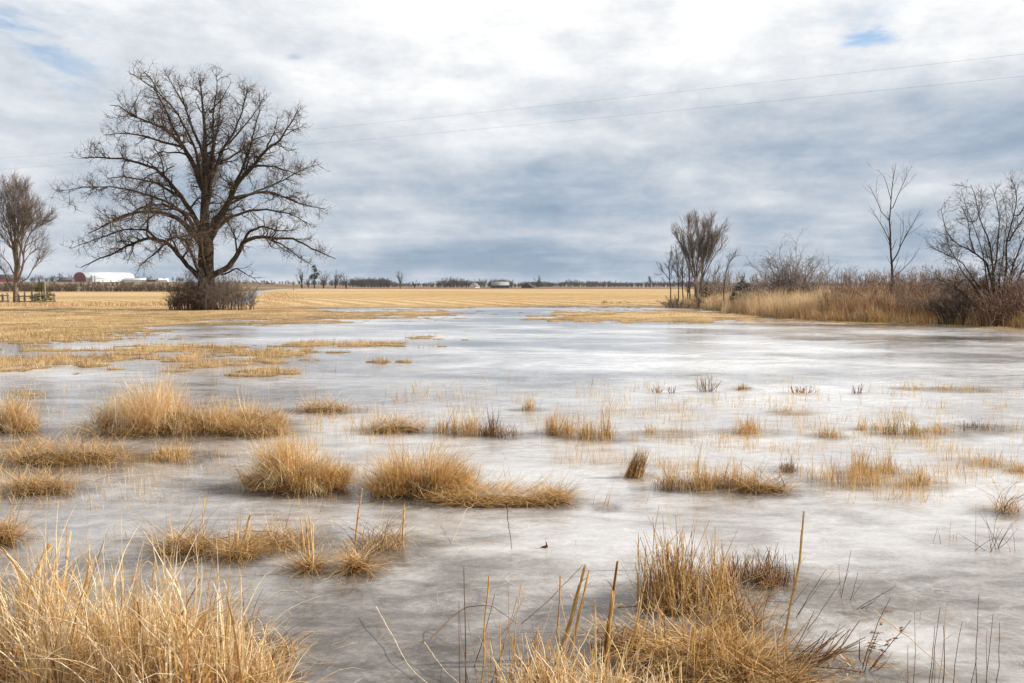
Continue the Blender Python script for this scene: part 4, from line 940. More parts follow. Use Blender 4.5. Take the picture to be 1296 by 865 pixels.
# ------------------------------------------------------------------ power line wires, with poles beyond the frame
def catenary(p, q, sag, n=60):
    t = np.linspace(0, 1, n)[:, None]; P = np.array(p)[None]*(1-t)+np.array(q)[None]*t; P[:, 2] -= (4*sag*t*(1-t))[:, 0]; return P
def wire(label, pl, pr, h, off_):
    # pl, pr: (px, py) rays met at height h
    a = at(*pl, z=h); b_ = at(*pr, z=h); d = (b_-a); A_ = a-d*.12; B_ = b_+d*.10
    P = catenary(A_, B_, .35)
    A = Acc(); Rr = np.full((1, 60), .0048); A.add(*tubes(P[None], Rr, 4)); tag(A.build('power_line', M_wire), label, 'wire', 'overhead wires'); return A_, B_
w1 = wire('thin overhead wire crossing the sky, upper of the two', (0, 199), (1296, 66), 14.1, 0)
w2 = wire('thin overhead wire crossing the sky, lower of the two', (0, 213), (1296, 94), 12.6, 0)
for e in (0, 1):
    P0, P1 = w1[e], w2[e]; c = (P0+P1)/2
    o = empty('utility_pole', (c[0], c[1], 0)); tag(o, 'wooden utility pole carrying the two wires beyond the %s of the view' % ('left' if e == 0 else 'right'), 'pole')
    zb = gz_(c[0], c[1]); A = Acc(); A.add(*tubes(np.array([[[c[0], c[1], zb-.5], [c[0], c[1], 8], [c[0], c[1], 14.6]]]), np.array([[.17, .15, .12]]), 8)); A.build('post', M_wood, o, origin=(c[0], c[1], 0))
    for Pk in (P0, P1):
        A = Acc(); A.add(*tubes(np.array([[[c[0], c[1], Pk[2]], list((c*.5+Pk*.5)[:2])+[Pk[2]], list(Pk)]]), np.array([[.05, .05, .05]]), 4)); A.build('bracket', M_wood, o, origin=(c[0], c[1], 0))

# ------------------------------------------------------------------ far farm, barns, woods
def to_world(local, x, y, z, a):
    l = np.asarray(local, float); ca, sa = math.cos(a), math.sin(a)
    return np.c_[l[:, 0]*ca-l[:, 1]*sa, l[:, 0]*sa+l[:, 1]*ca, l[:, 2]]
def prof_building(name, label, x, y, z, a, w, ln_, prof, mw, mr_, cat='barn', eave=.3, door=None, windows=()):
    """prof: (offset -1..1, height) roof profile from eave to eave; length along local x"""
    o = empty(name, (x, y, z)); tag(o, label, cat); o.rotation_euler = (0, 0, a)
    pr = np.array(prof, float); pr[:, 0] *= w/2; k = len(pr)
    for sx_ in (-ln_/2, ln_/2):                                            # gable ends
        A = Acc(); v = [(sx_, pr[0, 0], -1.5)]+[(sx_, a_, b_) for a_, b_ in pr]+[(sx_, pr[-1, 0], -1.5)]
        A.add(v, np.array([list(range(len(v)))])); A.build('gable_wall', mw, o)
    for s_ in (0, -1):
        A = Acc(); v = [(-ln_/2, pr[s_, 0], -1.5), (ln_/2, pr[s_, 0], -1.5), (ln_/2, pr[s_, 0], pr[s_, 1]), (-ln_/2, pr[s_, 0], pr[s_, 1])]; A.add(v, np.array([[0, 1, 2, 3]])); A.build('side_wall', mw if name != 'round_roof_barn' else M_tin, o)
    A = Acc(); x0, x1 = -ln_/2-eave, ln_/2+eave; v = []
    for a_, b_ in pr: v += [(x0, a_*1.03, b_+.12), (x1, a_*1.03, b_+.12), (x0, a_*1.03, b_+.3), (x1, a_*1.03, b_+.3)]
    F = []
    for i in range(k-1):
        c0, c1 = 4*i, 4*i+4; F += [(c0, c0+1, c1+1, c1), (c0+2, c1+2, c1+3, c0+3), (c0, c1, c1+2, c0+2), (c0+1, c0+3, c1+3, c1+1)]
    A.add(v, np.array(F)); A.build('roof', mr_, o)
    if door:
        dx_, dw, dh = door; A = Acc(); A.box((-ln_/2-.08, dx_, dh/2-.5), (.12, dw, dh+1)); A.build('door', M_darkwood, o)
    for (wx_, wz_) in windows:
        A = Acc(); A.box((wx_, -w/2-.06, wz_), (1.4, .1, 1.1)); A.build('window', M_darkwood, o)
    return o
def place(pxc, Yw): return (pxc-648)/1008*Yw, Yw
th = np.linspace(0, np.pi, 15); arch = [(-math.cos(t), 3.2+7.0*math.sin(t)**.85) for t in th]
x, y = place(134, 840); zb = gz_(x, y)
prof_building('round_roof_barn', 'long dark red barn with rounded white roof on the distant left farm', x, y, zb-.3, R(60), 21, 54, arch, M_red, M_tin, door=(0, 5, 5), windows=[(k, 1.6) for k in (-18, -9, 0, 9, 18)])
for i, (pxc, Yw) in enumerate(((118.5, 812), (121.8, 815))):
    x, y = place(pxc, Yw); z = gz_(x, y); o = empty('silo', (x, y, z)); tag(o, ('grey silo before the white barn roof, nearer the red gable', 'grey silo before the white barn roof, farther from the red gable')[i], 'silo', 'pair of silos')
    A = Acc(); A.add(*tubes(np.array([[[x, y, z-1], [x, y, z+3], [x, y, z+6.5]]]), np.full((1, 3), 1.5), 14)); A.build('wall', M_concrete, o, origin=(x, y, z))
    A = Acc(); A.add(*tubes(np.array([[[x, y, z+6.45], [x, y, z+7.2], [x, y, z+7.6], [x, y, z+7.75]]]), np.array([[1.58, 1.2, .6, .02]]), 14)); A.build('roof', M_tin, o, origin=(x, y, z))
gab = [(-1, 2.6), (0, 4.6), (1, 2.6)]
for pxc, Yw, ln_, lab, w_ in ((84, 835, 13, 'low white roofed shed left of the red barn', 10), (178, 850, 30, 'long low white shed next right of the round barn', 9), (203, 856, 18, 'low white shed at the right end of the distant farm', 8)):
    x, y = place(pxc, Yw); prof_building('farm_shed', lab, x, y, gz_(x, y)-.6, R(8), w_, ln_, gab, M_darkwood if ln_ == 13 else M_wall, M_tin, 'shed')
x, y = place(194, 800); prof_building('farm_shed', 'small dark shed among the white sheds of the distant farm', x, y, gz_(x, y)-.5, R(5), 7, 9, gab, M_darkwood, M_greyroof, 'shed')
x, y = place(86, 780); prof_building('farm_shed', 'dark low outbuilding below the shed left of the red barn', x, y, gz_(x, y)-.5, R(10), 8, 12, gab, M_darkwood, M_darkwood, 'shed')
x, y = place(12, 900); prof_building('red_barn', 'small far red barn partly behind the ash tree', x, y, gz_(x, y), R(15), 10, 15, [(-1, 4), (-.6, 7), (0, 8.5), (.6, 7), (1, 4)], M_red, M_darkwood)
x, y = place(633, 560); prof_building('field_barn', 'weathered grey barn with broad roof at the far middle wood', x, y, gz_(x, y)-.3, R(3), 8, 12, [(-1, 1.9), (0, 4.4), (1, 1.9)], M_darkwood, simple('old_tin_roof', (.22, .21, .21), (.30, .29, .29), .6, .7))
x, y = place(600.5, 600); prof_building('farmhouse', 'tiny white gabled house left of the grey barn', x, y, gz_(x, y)-1.2, R(65), 5.5, 8, [(-1, 1.6), (0, 4.4), (1, 1.6)], M_tin, M_greyroof, 'house')
x, y = place(668.5, 560); prof_building('dark_barn', 'low dark gabled barn right of the grey barn', x, y, gz_(x, y)-.3, R(75), 7.5, 9, [(-1, .9), (0, 3.3), (1, .9)], M_darkwood, M_darkwood)

def far_tree(A, x, y, z, h, w, sparse=1.0, rs=1.0, up=.05):
    """small distant tree: trunk, forks and twig haze"""
    b = y/FPX
    n = 6; a = rng.uniform(0, 6.28, n); K = 5; s = np.linspace(0, 1, K)
    e = np.c_[np.cos(a)*w*.5*rng.random(n)**.5, np.sin(a)*w*.5*rng.random(n)**.5, h*rng.uniform(.6, .95, n)]
    P = np.array([x, y, z-.3])[None, None]+e[:, None, :]*np.stack([s**1.5, s**1.5, s], -1)[None]
    Rr = np.maximum(.028*h*np.linspace(1, .3, K)[None]*np.ones((n, 1)), b*.12*rs)*.75
    A.add(*tubes(P, Rr, 3))
    B, r = grow(P, Rr, int(26*sparse), (.3, 1), (38, 12), None, 4, .2, up, .6, b*.13*rs, absl=(.14*h, .32*h)); A.add(*tubes(B, r, 3))
    B, r = grow(B, r, int(80*sparse), (.2, 1), (40, 12), None, 3, .2, up, .6, b*.09*rs, absl=(.07*h, .18*h)); A.add(*tubes(B, r, 3))
def far_wood(label, name, mt, px0, px1, Yw, dY, n, h0, h1, base=None, sparse=.7, kind='stuff', cat='wood', rs=1.0):
    A = Acc()
    for i in range(n):
        p_ = rng.uniform(px0, px1); yy = Yw+rng.uniform(-dY, dY); x = (p_-648)/1008*yy; h = rng.uniform(h0, h1)*(.55+.9*float(fbm(np.array([x/(Yw*.035)]), np.array([Yw*1.0]), 63, 3)[0]))
        far_tree(A, x, yy, gz_(x, yy), h, h*.8, sparse, rs)
    return tag(A.build(name, mt), label, cat, kind=kind)
far_wood('dark bare wood on the horizon left of the middle', 'far_wood', M_farwood, 446, 493, 800, 50, 95, 6.5, 9.3, sparse=1.2)
far_wood('thin line of scrubby trees on the middle horizon', 'far_wood', M_farwood, 395, 700, 1000, 60, 300, 4, 8, sparse=.8)
far_wood('dark wood behind the grey barn and the farmhouse', 'far_wood', M_farwood, 553, 606, 760, 40, 60, 4.5, 8, sparse=1.1)
far_wood('rounded tree clump behind the grey barn', 'far_wood', M_farwood, 606, 648, 640, 30, 40, 5.5, 9.0, sparse=1.2)
far_wood('long dark wood line on the right horizon', 'far_wood', M_farwood, 655, 900, 1000, 60, 330, 6, 9, sparse=.9)
far_wood('far tree line behind the right bank', 'far_wood', M_farwood, 880, 1420, 1100, 60, 200, 5, 9, sparse=.6)
far_wood('row of dark trees behind the distant left farm', 'far_wood', M_farwood, -60, 235, 900, 50, 170, 4, 8.5, sparse=.8)
far_wood('sparse trees on the left skyline between oak and road', 'far_wood', M_farwood, 290, 400, 1000, 80, 60, 3.5, 6, sparse=.6)
far_wood('brown brush hedge behind the left field', 'far_hedge', M_hedge, -80, 250, 225, 12, 420, 1.3, 2.6, sparse=.8, cat='hedge', rs=1.1)
far_wood('second brown brush hedge on the slope below the distant farm', 'far_hedge', M_hedge, -80, 240, 420, 60, 220, 1.3, 3.2, sparse=.6, cat='hedge', rs=1.1)
far_wood('low brown brush hedge crossing between oak and road', 'far_hedge', M_hedge, 290, 348, 560, 30, 40, 1.5, 3, sparse=.6, cat='hedge')
far_wood('brown brush in the field before the bare grove', 'field_brush', M_hedge, 762, 796, 72, 3, 22, .3, .6, sparse=.7, cat='brush', rs=1.2)
for pxc, Yw, h, w_, lab in ((383, 300, 8.0, 6, 'bare roadside tree left of the tall pine'), (391, 305, 5.0, 2.5, 'small dark bare tree touching the left side of the tall pine'), (410, 300, 7.6, 6.0, 'bare roadside tree directly right of the tall pine'), (425, 320, 7.8, 5, 'thin bare tree, second right of the tall pine'),
                            (439, 300, 6.6, 7, 'broad low bare tree, third right of the tall pine'), (507, 420, 9.5, 6, 'lone slim bare tree standing on the middle horizon'), (525, 480, 5.5, 4, 'small bare tree right of the lone slim tree'), (680, 560, 9.0, 8, 'rounded dark bare tree beside the low dark barn'),
                            (742+81, 900, 14, 8, 'taller bare tree on the horizon left of the grove'), (556, 600, 5.5, 4, 'bare tree at the left end of the wood by the farmhouse'), (137, 900, 13, 8, 'larger dark tree behind the round barn, left of its gable') if False else (78, 930, 12.5, 10, 'larger dark tree on the skyline left of the red barn'), (92, 930, 11, 10, 'dark rounded tree close left of the red barn')):
    x, y = place(pxc, Yw); z = gz_(x, y); o = empty('far_tree', (x, y, z)); tag(o, lab, 'tree', 'distant bare trees'); A = Acc()
    far_tree(A, x, y, z, h, w_, 2.2, 1.0, .1); A.build('crown', M_farwood, o, origin=(x, y, z))
    A = Acc(); A.add(*tubes(np.array([[[x, y, z-.4], [x, y, z+h*.2], [x, y, z+h*.45]]]), np.array([[.035*h, .03*h, .02*h]]), 6)); A.build('trunk', M_farwood, o, origin=(x, y, z))
x, y = place(398.5, 295); conifer('pine_tree', 'tall dark pine with layered boughs by the gravel road', x, y, 8.6, 2.9, M_needle, 60, .35, .35)
for pxc, Yw, h, lab in ((597, 620, 4.8, 'small dark conifer left of the tiny farmhouse'), (793, 950, 7, 'small dark conifer on the right horizon wood'), (745, 820, 3.4, 'small round dark conifer at the left of the right horizon wood')):
    x, y = place(pxc, Yw); conifer('far_conifer', lab, x, y, h, h*.35, M_needle, 26, .3, .05, 'distant conifers')

# ------------------------------------------------------------------ tussocks
def pick(x, y):
    return 0.0
def dome(cx, cy, rx, ry, h, n=40, m_=9, seed=0):
    th = np.linspace(0, 2*np.pi, n, endpoint=False); V = []; F = []
    for k in range(m_):
        f = k/(m_-1); r = math.cos(f*math.pi/2)**.7 if k < m_-1 else .001
        nr_ = 1+.5*(fbm(np.cos(th)*2+seed, np.sin(th)*2+f*3, 5+seed, 3)-.5)
        V.append(np.c_[cx+np.cos(th)*rx*r*nr_, cy+np.sin(th)*ry*r*nr_, -.02+h*np.sin(f*math.pi/2)*(.75+.5*fbm(np.cos(th)*r*3+seed, np.sin(th)*r*3, 9+seed, 3))])
    idx = np.arange(n*m_).reshape(m_, n); a = idx[:-1]; b_ = np.roll(a, -1, 1); d = idx[1:]; c_ = np.roll(d, -1, 1)
    return np.concatenate(V), np.stack([a, b_, c_, d], -1).reshape(-1, 4), np.tile([.35, .5, .5, 1], (n*m_, 1))
M_mat = simple('matted_wet_straw', (.05, .028, .012), (.22, .13, .05), 30, .9, .2, .8)
def disc(n, cx, cy, rx, ry, pw=.5):
    a = rng.uniform(0, 2*np.pi, n); r = rng.random(n)**pw
    return cx+np.cos(a)*r*rx, cy+np.sin(a)*r*ry, a, r
def stalk_part(o, org, bx, by, tx, ty, mm, c):
    b0 = at(bx, by); Yb = b0[1]; e = P3(tx, ty, Yb+rng.normal(0, .03)); b0[2] = -.03
    K = 7; t = np.linspace(0, 1, K)[:, None]; L = np.linalg.norm(e-b0)
    side = rng.normal(0, .022*L, 3); P = b0*(1-t)+e*t+np.sin(t*np.pi)*side
    P[1:-1] += rng.normal(0, .004*L, (K-2, 3))
    w = mm/1000*(1.12 if mm >= 9 else 1); r = np.full(K, w/2)*np.linspace(1.05, .8, K)
    if mm < 8: r = r*np.linspace(1, .6, K)
    A = Acc()
    if mm < 9: A.add(*tubes(P[None], r[None], 5 if mm > 6 else 4, np.array([c])))
    else:                                                            # a bunch of dried sheaths clasped together, torn off at different heights
        Ps = resample(P, 16); tg = (P[-1]-P[0])/L; sx = np.cross(tg, [0, 1., 0]); sx /= np.linalg.norm(sx); sy = np.cross(tg, sx)
        for j in range(6):
            m_ = 16 if j == 0 else int(rng.integers(11, 17)); an = j*1.05+rng.normal(0, .3); rad_ = 0 if j == 0 else w*.27
            f_ = np.linspace(0, 1, 16)[:m_, None]; open_ = 1+np.clip((f_-.80)*6, 0, 1.2)*(j > 0)*rng.random()
            q__ = Ps[:m_]+(sx*math.cos(an+0)+sy*math.sin(an))*rad_*open_
            rr_ = np.full(m_, w*rng.uniform(.17, .27)); rr_[-1] *= .55; rr_ = rr_*(1+rng.normal(0, .10, m_))
            A.add(*tubes(q__[None], rr_[None], 5, np.array([float(np.clip(c+rng.normal(0, .22), 0, 1))])))
        for j in range(3):                                           # loose strips peeling away
            k_ = int(rng.integers(6, 13)); an = rng.uniform(0, 6.28); dr = sx*math.cos(an)+sy*math.sin(an)
            q__ = np.array([Ps[k_], Ps[k_]+tg*.025+dr*w*.8, Ps[k_]+tg*.045+dr*w*2.0, Ps[k_]+tg*.04+dr*w*3.2])
            A.add(*tubes(q__[None], np.array([[w*.12, w*.14, w*.10, w*.02]]), 3, np.array([min(1, c+.3)])))
    A.build('stalk', M_rust if c < .32 else M_gold, o, smooth=True, origin=org)
NAME = {'mound': 'tussock', 'mat': 'tussock', 'upright': 'grass_tuft', 'cone': 'grass_tuft', 'fan': 'stem_sprig', 'bend': 'grass_tuft', 'stems': 'withered_plant', 'single': 'withered_plant', 'reed': 'reed_clump', 'bundle': 'broken_plant', 'weed': 'dead_weed'}
CATN = {'tussock': 'tussock', 'grass_tuft': 'grass tuft', 'stem_sprig': 'sprig', 'withered_plant': 'dead stems', 'reed_clump': 'reed clump', 'broken_plant': 'broken stems', 'dead_weed': 'weed'}
for ci, (st, px_, py_, w_, h_, lb, op) in enumerate(CL):
    c0 = at(px_, py_); d = c0[1]; rx = w_/FPX*d/2; ry = rx*(.42 if w_ > 60 else .6); H = h_/FPX*math.hypot(d, 1.6)
    cx, cy = c0[0], c0[1]+ry*.8; org = np.array((cx, cy, 0.0))
    o = empty(NAME[st], (cx, cy, 0)); tag(o, lb, CATN[NAME[st]])
    mg = M_green if op.get('green') else M_rust if op.get('rust') else M_pale if op.get('pale') else M_gold
    far_w = max(1.0, d/7.0)*.9                                        # coarser blades where they are only a fraction of a pixel
    area = w_*max(h_, 20)
    def thatch(n, k=1.0, dark=False, cx=cx, cy=cy, rx=rx, ry=ry, H=H, part='thatch'):
        A = Acc(); n = int(n*.62); x, y, a, r = disc(n, cx, cy, rx, ry, .5)
        zt = np.sqrt(np.clip(1-r*r, 0, 1))*H*k*rng.uniform(.1, .9, n)
        A.add(*blades(np.c_[x, y, zt], rng.uniform(0, 6.28, n), rng.uniform(.95, 1.75, n), rng.uniform(.35, 1.15, n)*min(.34, .25+rx*.3), (.0055 if d < 4 else .0042)*far_w*rng.uniform(.5, 1.3, n), rng.uniform(-.2, .6, n), 6, wob=.13, mixc=rng.random(n)**1.2))
        A.build(part, M_brown if dark else mg, o, origin=org)
    if st == 'mound':
        A = Acc(); A.add(*dome(cx, cy, rx*.66, ry*.7, H*.34, seed=ci)); A.build('matted_base', M_mat, o, smooth=True, origin=org)
        thatch(int(300+w_*6), .55, True)
        nc = int(w_/4.2)+7; side_ = rng.normal(0, .5); ccx, ccy, ca_, cr_ = disc(nc, cx, cy, rx*.88, ry*.85, .5)
        env = (.30+1.0*fbm((ccx-cx)/max(rx, .3)*2.0+ci, ccy*0+ci*2.0, 77+ci, 2))*(1-.42*cr_**2)*rng.uniform(.7, 1.15, nc)
        lean = np.where(rng.random(nc) < .45, side_, ca_)+rng.normal(0, .7, nc); lt = np.abs(rng.normal(.05, .3, nc))+.5*cr_*rng.random(nc); cu = rng.uniform(.0, 2.2, nc)*(.5+.7*cr_); cc_ = np.clip(rng.normal(.58, .2, nc), 0, 1)
        n = int(w_*h_*.30); k = rng.integers(0, nc, n); sg = .028+.02*rx
        A = Acc()
        A.add(*blades(np.c_[ccx[k]+rng.normal(0, sg, n), ccy[k]+rng.normal(0, sg, n), H*.12*(1-cr_[k])], lean[k]+rng.normal(.0, .45, n), lt[k]+rng.normal(0, .12, n), H*env[k]*1.38*rng.uniform(.4, 1.12, n), .0052*far_w*rng.uniform(.4, 1.3, n), cu[k]+rng.normal(0, .25, n), 8, wob=.09, bend=.10, mixc=np.clip(cc_[k]+rng.normal(0, .16, n), 0, 1)))
        A.build('arching_blades', M_pale if ci in (0, 3, 6) else mg, o, origin=org)
        A = Acc(); n = int(w_*1.5); x, y, a, r = disc(n, cx, cy, rx*.95, ry*.9, .6)
        A.add(*blades(np.c_[x, y, np.zeros(n)], rng.uniform(0, 6.28, n), np.abs(rng.normal(0, .30, n)), H*rng.uniform(.5, 1.25, n)*(1-.35*r), .0036*far_w, rng.uniform(0, .6, n), 6, wob=.05, bend=.2))
        A.build('seed_heads', M_pale, o, origin=org)
        A = Acc(); n = int(w_*3.0); x, y, a, r = disc(n, cx, cy, rx*1.02, ry*1.1, .3)    # skirt spilling on the ice
        A.add(*blades(np.c_[x, y, .10*H*rng.random(n)], a+rng.normal(0, .9, n), rng.uniform(.7, 1.65, n), rng.uniform(.12, .42, n)*(.7+rx*.3), .0048*far_w*rng.uniform(.5, 1.3, n), rng.uniform(.0, 1.1, n), 7, wob=.14, bend=.15))
        A.build('skirt', M_brown, o, origin=org)
        if 'tail' in op:
            tx_, ty_, tw_, th_ = op['tail']; t0 = at(tx_, ty_); trx = tw_/FPX*t0[1]/2+.12; tcx, tcy = t0[0]-.08, t0[1]+.08
            A = Acc(); A.add(*dome(tcx, tcy, trx*.9, .15, .055, seed=3)); A.build('tail_mat', M_mat, o, smooth=True, origin=org)
            A = Acc(); n = 1500; x, y, a, r = disc(n, tcx, tcy, trx, .19, .5)
            A.add(*blades(np.c_[x, y, .02+.11*rng.random(n)*(1-r*.6)], rng.normal(0, .7, n)+np.pi*(rng.random(n) < .25), rng.uniform(1.0, 1.75, n), rng.uniform(.08, .34, n), .0032, rng.uniform(-.2, .5, n), 6, wob=.12))
            A.build('flattened_tail', M_gold, o, origin=org)
    elif st == 'mat':
        A = Acc(); A.add(*dome(cx, cy, rx*.8, ry*.8, H*.33, seed=ci)); A.build('matted_base', M_mat, o, smooth=True, origin=org)
        thatch(int(260+w_*max(h_, 16)*.22), .62, True, part='dark_thatch')
        if not op.get('dark'): thatch(int(160+w_*max(h_, 16)*.20), .75, False)
        A = Acc(); n = int(w_*.9)+op.get('wisps', 10)*2; x, y, a, r = disc(n, cx, cy, rx, ry, .5)
        A.add(*blades(np.c_[x, y, np.zeros(n)], a+rng.normal(0, 1.0, n), rng.uniform(.1, 1.45, n), H*rng.uniform(.4, 1.6, n), .0042*far_w*rng.uniform(.5, 1.4, n), rng.uniform(0, 1.6, n), 6, wob=.1, bend=.2))
        A.build('wisps', mg, o, origin=org)
    elif st == 'upright':
        dn = op.get('dens', 1.0); ry = ry*1.5 if w_ > 90 else ry; A = Acc(); n = int(w_*(2.9+h_*.055)*dn)
        nc = max(4, int(w_/6)); ccx, ccy, _, rr_ = disc(nc, cx, cy, rx*.95, ry, .6); ch = rng.uniform(.35, 1.1, nc)*(1-.35*rr_)
        k = rng.integers(0, nc, n); sg = max(.03, rx*.13)
        x = ccx[k]+rng.normal(0, sg, n); y = ccy[k]+rng.normal(0, sg*.6, n)
        A.add(*blades(np.c_[x, y, np.full(n, -.01)], rng.uniform(0, 6.28, n), np.abs(rng.normal(0, .20, n))+.25*(rng.random(n) < .12), H*ch[k]*rng.uniform(.2, 1.0, n)**.8*1.15, (.0036 if d > 4.5 else .0044)*min(far_w, 2.2)*rng.uniform(.6, 1.4, n), rng.uniform(0, .35, n), 5, strip=d > 5, taper=.5, wob=.04, bend=.10))
        A.build('upright_stems', mg, o, origin=org)
        A = Acc(); n = int(w_*(2.6 if op.get('mat') else .9)*dn)+8; k = rng.integers(0, nc, n)
        x = ccx[k]+rng.normal(0, sg*1.3, n); y = ccy[k]+rng.normal(0, sg*.8, n)
        A.add(*blades(np.c_[x, y, .01+.1*H*rng.random(n)], rng.uniform(0, 6.28, n), rng.uniform(.5, 1.6, n), H*rng.uniform(.2, .75, n), .0032*min(far_w, 2), rng.uniform(0, 1.2, n), 6, wob=.15, bend=.25))
        A.build('fallen_leaves', M_brown, o, origin=org)
        if op.get('mat'):
            A = Acc(); n = int(w_*2.4); x, y, a, r = disc(n, cx, cy, rx*.9, ry*.8, .6)
            A.add(*blades(np.c_[x, y, H*.22*rng.random(n)], rng.uniform(0, 6.28, n), rng.uniform(.8, 1.6, n), rng.uniform(.04, .13, n)*(1 if d > 5 else 1.2), .003*far_w, rng.uniform(0, .7, n), 4, wob=.2))
            A.build('thatch', M_brown, o, origin=org)
    elif st == 'cone':
        n = op.get('n', 260); A = Acc(); x, y, a, r = disc(n, cx, cy, rx*.8, rx*.5, .5)
        az = np.arctan2(-(y-cy), -(x-cx)+rx*.8); A.add(*blades(np.c_[x, y, np.zeros(n)], az, .12+.22*r, H*rng.uniform(.5, 1.05, n), .0045, rng.uniform(-.1, .3, n), 6, wob=.05, bend=.08)); A.build('leaf_blades', M_gold if n < 20 else M_brown, o, origin=org)
        if n > 20:
            A = Acc(); m2 = 70; x, y, a, r = disc(m2, cx+rx*.5, cy, rx*1.3, rx*.6, .5); A.add(*blades(np.c_[x, y, np.zeros(m2)], a, rng.uniform(.5, 1.5, m2), H*rng.uniform(.2, .6, m2), .003, rng.uniform(0, 1.2, m2), 5, wob=.1)); A.build('fallen_leaves', M_gold, o, origin=org)
    elif st == 'fan':
        n = int(w_*1.0)+4; A = Acc(); x, y, a, r = disc(n, cx, cy, rx*.9, rx*.2, .6)
        A.add(*blades(np.c_[x, y, np.zeros(n)], np.where(x > cx, 0.0, np.pi)+rng.normal(0, .5, n), np.abs(rng.normal(0, .4, n)), H*rng.uniform(.4, 1.1, n), .007, np.zeros(n), 3, strip=False, taper=.3)); A.build('stems', M_rust, o, origin=org)
    elif st == 'bend':
        n = int(w_*1.5); A = Acc(); x, y, a, r = disc(n, cx, cy, rx*.75, ry*.7, .6)
        A.add(*blades(np.c_[x, y, np.zeros(n)], rng.normal(0, .9, n)+np.pi*(rng.random(n) < .4), rng.uniform(.1, .9, n), H*rng.uniform(.5, 1.5, n), .0040, rng.uniform(.6, 2.2, n), 8, wob=.10, bend=.2)); A.build('bent_leaves', mg, o, origin=org)
        n = int(w_*.35)+4; A = Acc(); x, y, a, r = disc(n, cx, cy, rx*.8, ry*.6, .6)
        A.add(*blades(np.c_[x, y, np.zeros(n)], rng.normal(0, .6, n)+np.pi*(rng.random(n) < .5), rng.uniform(.1, .7, n), H*rng.uniform(.7, 1.8, n), .0034, rng.uniform(.8, 2.0, n), 8, strip=False, wob=.10)); A.build('twigs', M_rust, o, origin=org)
    elif st == 'stems':
        n = op['n']; A = Acc(); x, y, a, r = disc(n, cx, cy, rx, ry*.8, .6)
        A.add(*blades(np.c_[x, y, np.full(n, -.01)], rng.uniform(0, 6.28, n), np.abs(rng.normal(0, .28, n)), H*rng.uniform(.3, 1.0, n), .0034, rng.uniform(-.1, .4, n), 6, strip=False, taper=.5, wob=.07, bend=.12)); A.build('stems', M_rust, o, origin=org)
    elif st == 'reed':
        A = Acc(); n = int(w_*2.2); nc = int(w_/8); ccx, ccy, _, rr_ = disc(nc, cx, cy, rx, ry*1.1, .55); ch = rng.uniform(.45, 1.0, nc); k = rng.integers(0, nc, n)
        x = ccx[k]+rng.normal(0, .02, n); y = ccy[k]+rng.normal(0, .02, n)
        A.add(*blades(np.c_[x, y, np.full(n, -.01)], rng.uniform(0, 6.28, n), np.abs(rng.normal(0, .15, n)), H*ch[k]*(.3+.8*rng.random(n)**1.3), rng.uniform(.0018, .0048, n), rng.uniform(0, .35, n), 7, strip=False, taper=.6, wob=.035, bend=.2, mixc=np.clip(rng.normal(.56, .32, n), 0, 1)))
        A.build('reed_stems', M_gold, o, origin=org)
        A = Acc(); n = int(w_*1.7); k = rng.integers(0, nc, n); x = ccx[k]+rng.normal(0, .025, n); y = ccy[k]+rng.normal(0, .025, n)
        A.add(*blades(np.c_[x, y, rng.uniform(0, .35, n)*H], rng.uniform(0, 6.28, n), rng.uniform(.05, .5, n), H*rng.uniform(.25, .75, n), rng.uniform(.003, .0075, n), rng.uniform(.2, 2.4 if op.get('curl') else 1.6, n), 9, wob=.12, mixc=np.clip(rng.normal(.75, .2, n), 0, 1)))
        A.build('dry_leaves', M_pale, o, origin=org)
        A = Acc(); n = int(w_*.22); x, y, a, r = disc(n, cx, cy, rx, ry, .6)
        A.add(*blades(np.c_[x, y, np.zeros(n)], rng.uniform(0, 6.28, n), np.abs(rng.normal(.1, .25, n)), H*rng.uniform(.4, .95, n), rng.uniform(.007, .012, n), rng.uniform(0, .6, n), 8, wob=.05, bend=.35, taper=.6, mixc=np.clip(rng.normal(.5, .25, n), 0, 1)))
        A.build('broad_leaves', M_gold, o, origin=org)
        A = Acc(); n = int(w_*1.9); x, y, a, r = disc(n, cx, cy, rx*1.1, ry*1.2, .6)
        A.add(*blades(np.c_[x, y, H*.3*rng.random(n)], rng.uniform(0, 6.28, n), rng.uniform(.5, 1.6, n), rng.uniform(.10, .36, n), rng.uniform(.003, .007, n), rng.uniform(0, .8, n), 7, wob=.12, bend=.35))
        A.build('thatch', M_gold, o, origin=org)
        thatch(int(w_*2.2), .25, True, part='dark_thatch')
    elif st == 'bundle':
        n = 36; A = Acc(); b0 = at(px_, py_); x = b0[0]+rng.normal(0, .05, n); y = b0[1]+rng.normal(0, .03, n)
        A.add(*blades(np.c_[x, y, rng.uniform(0, .05, n)], rng.normal(.1, .22, n), rng.normal(1.05, .16, n), rng.uniform(.10, .27, n), rng.uniform(.003, .007, n), rng.uniform(-.1, .2, n), 5, strip=False, taper=.5, wob=.06, mixc=rng.random(n)*.9)); A.build('stems', M_rust, o, origin=org)
        n = 70; A = Acc(); x = b0[0]+rng.normal(.02, .09, n); y = b0[1]+rng.normal(0, .05, n)
        A.add(*blades(np.c_[x, y, rng.uniform(0, .04, n)], rng.uniform(0, 6.28, n), rng.normal(1.2, .3, n), rng.uniform(.05, .18, n), .005, rng.uniform(0, .9, n), 6, wob=.2)); A.build('curled_leaves', M_brown, o, origin=org)
    elif st == 'weed':
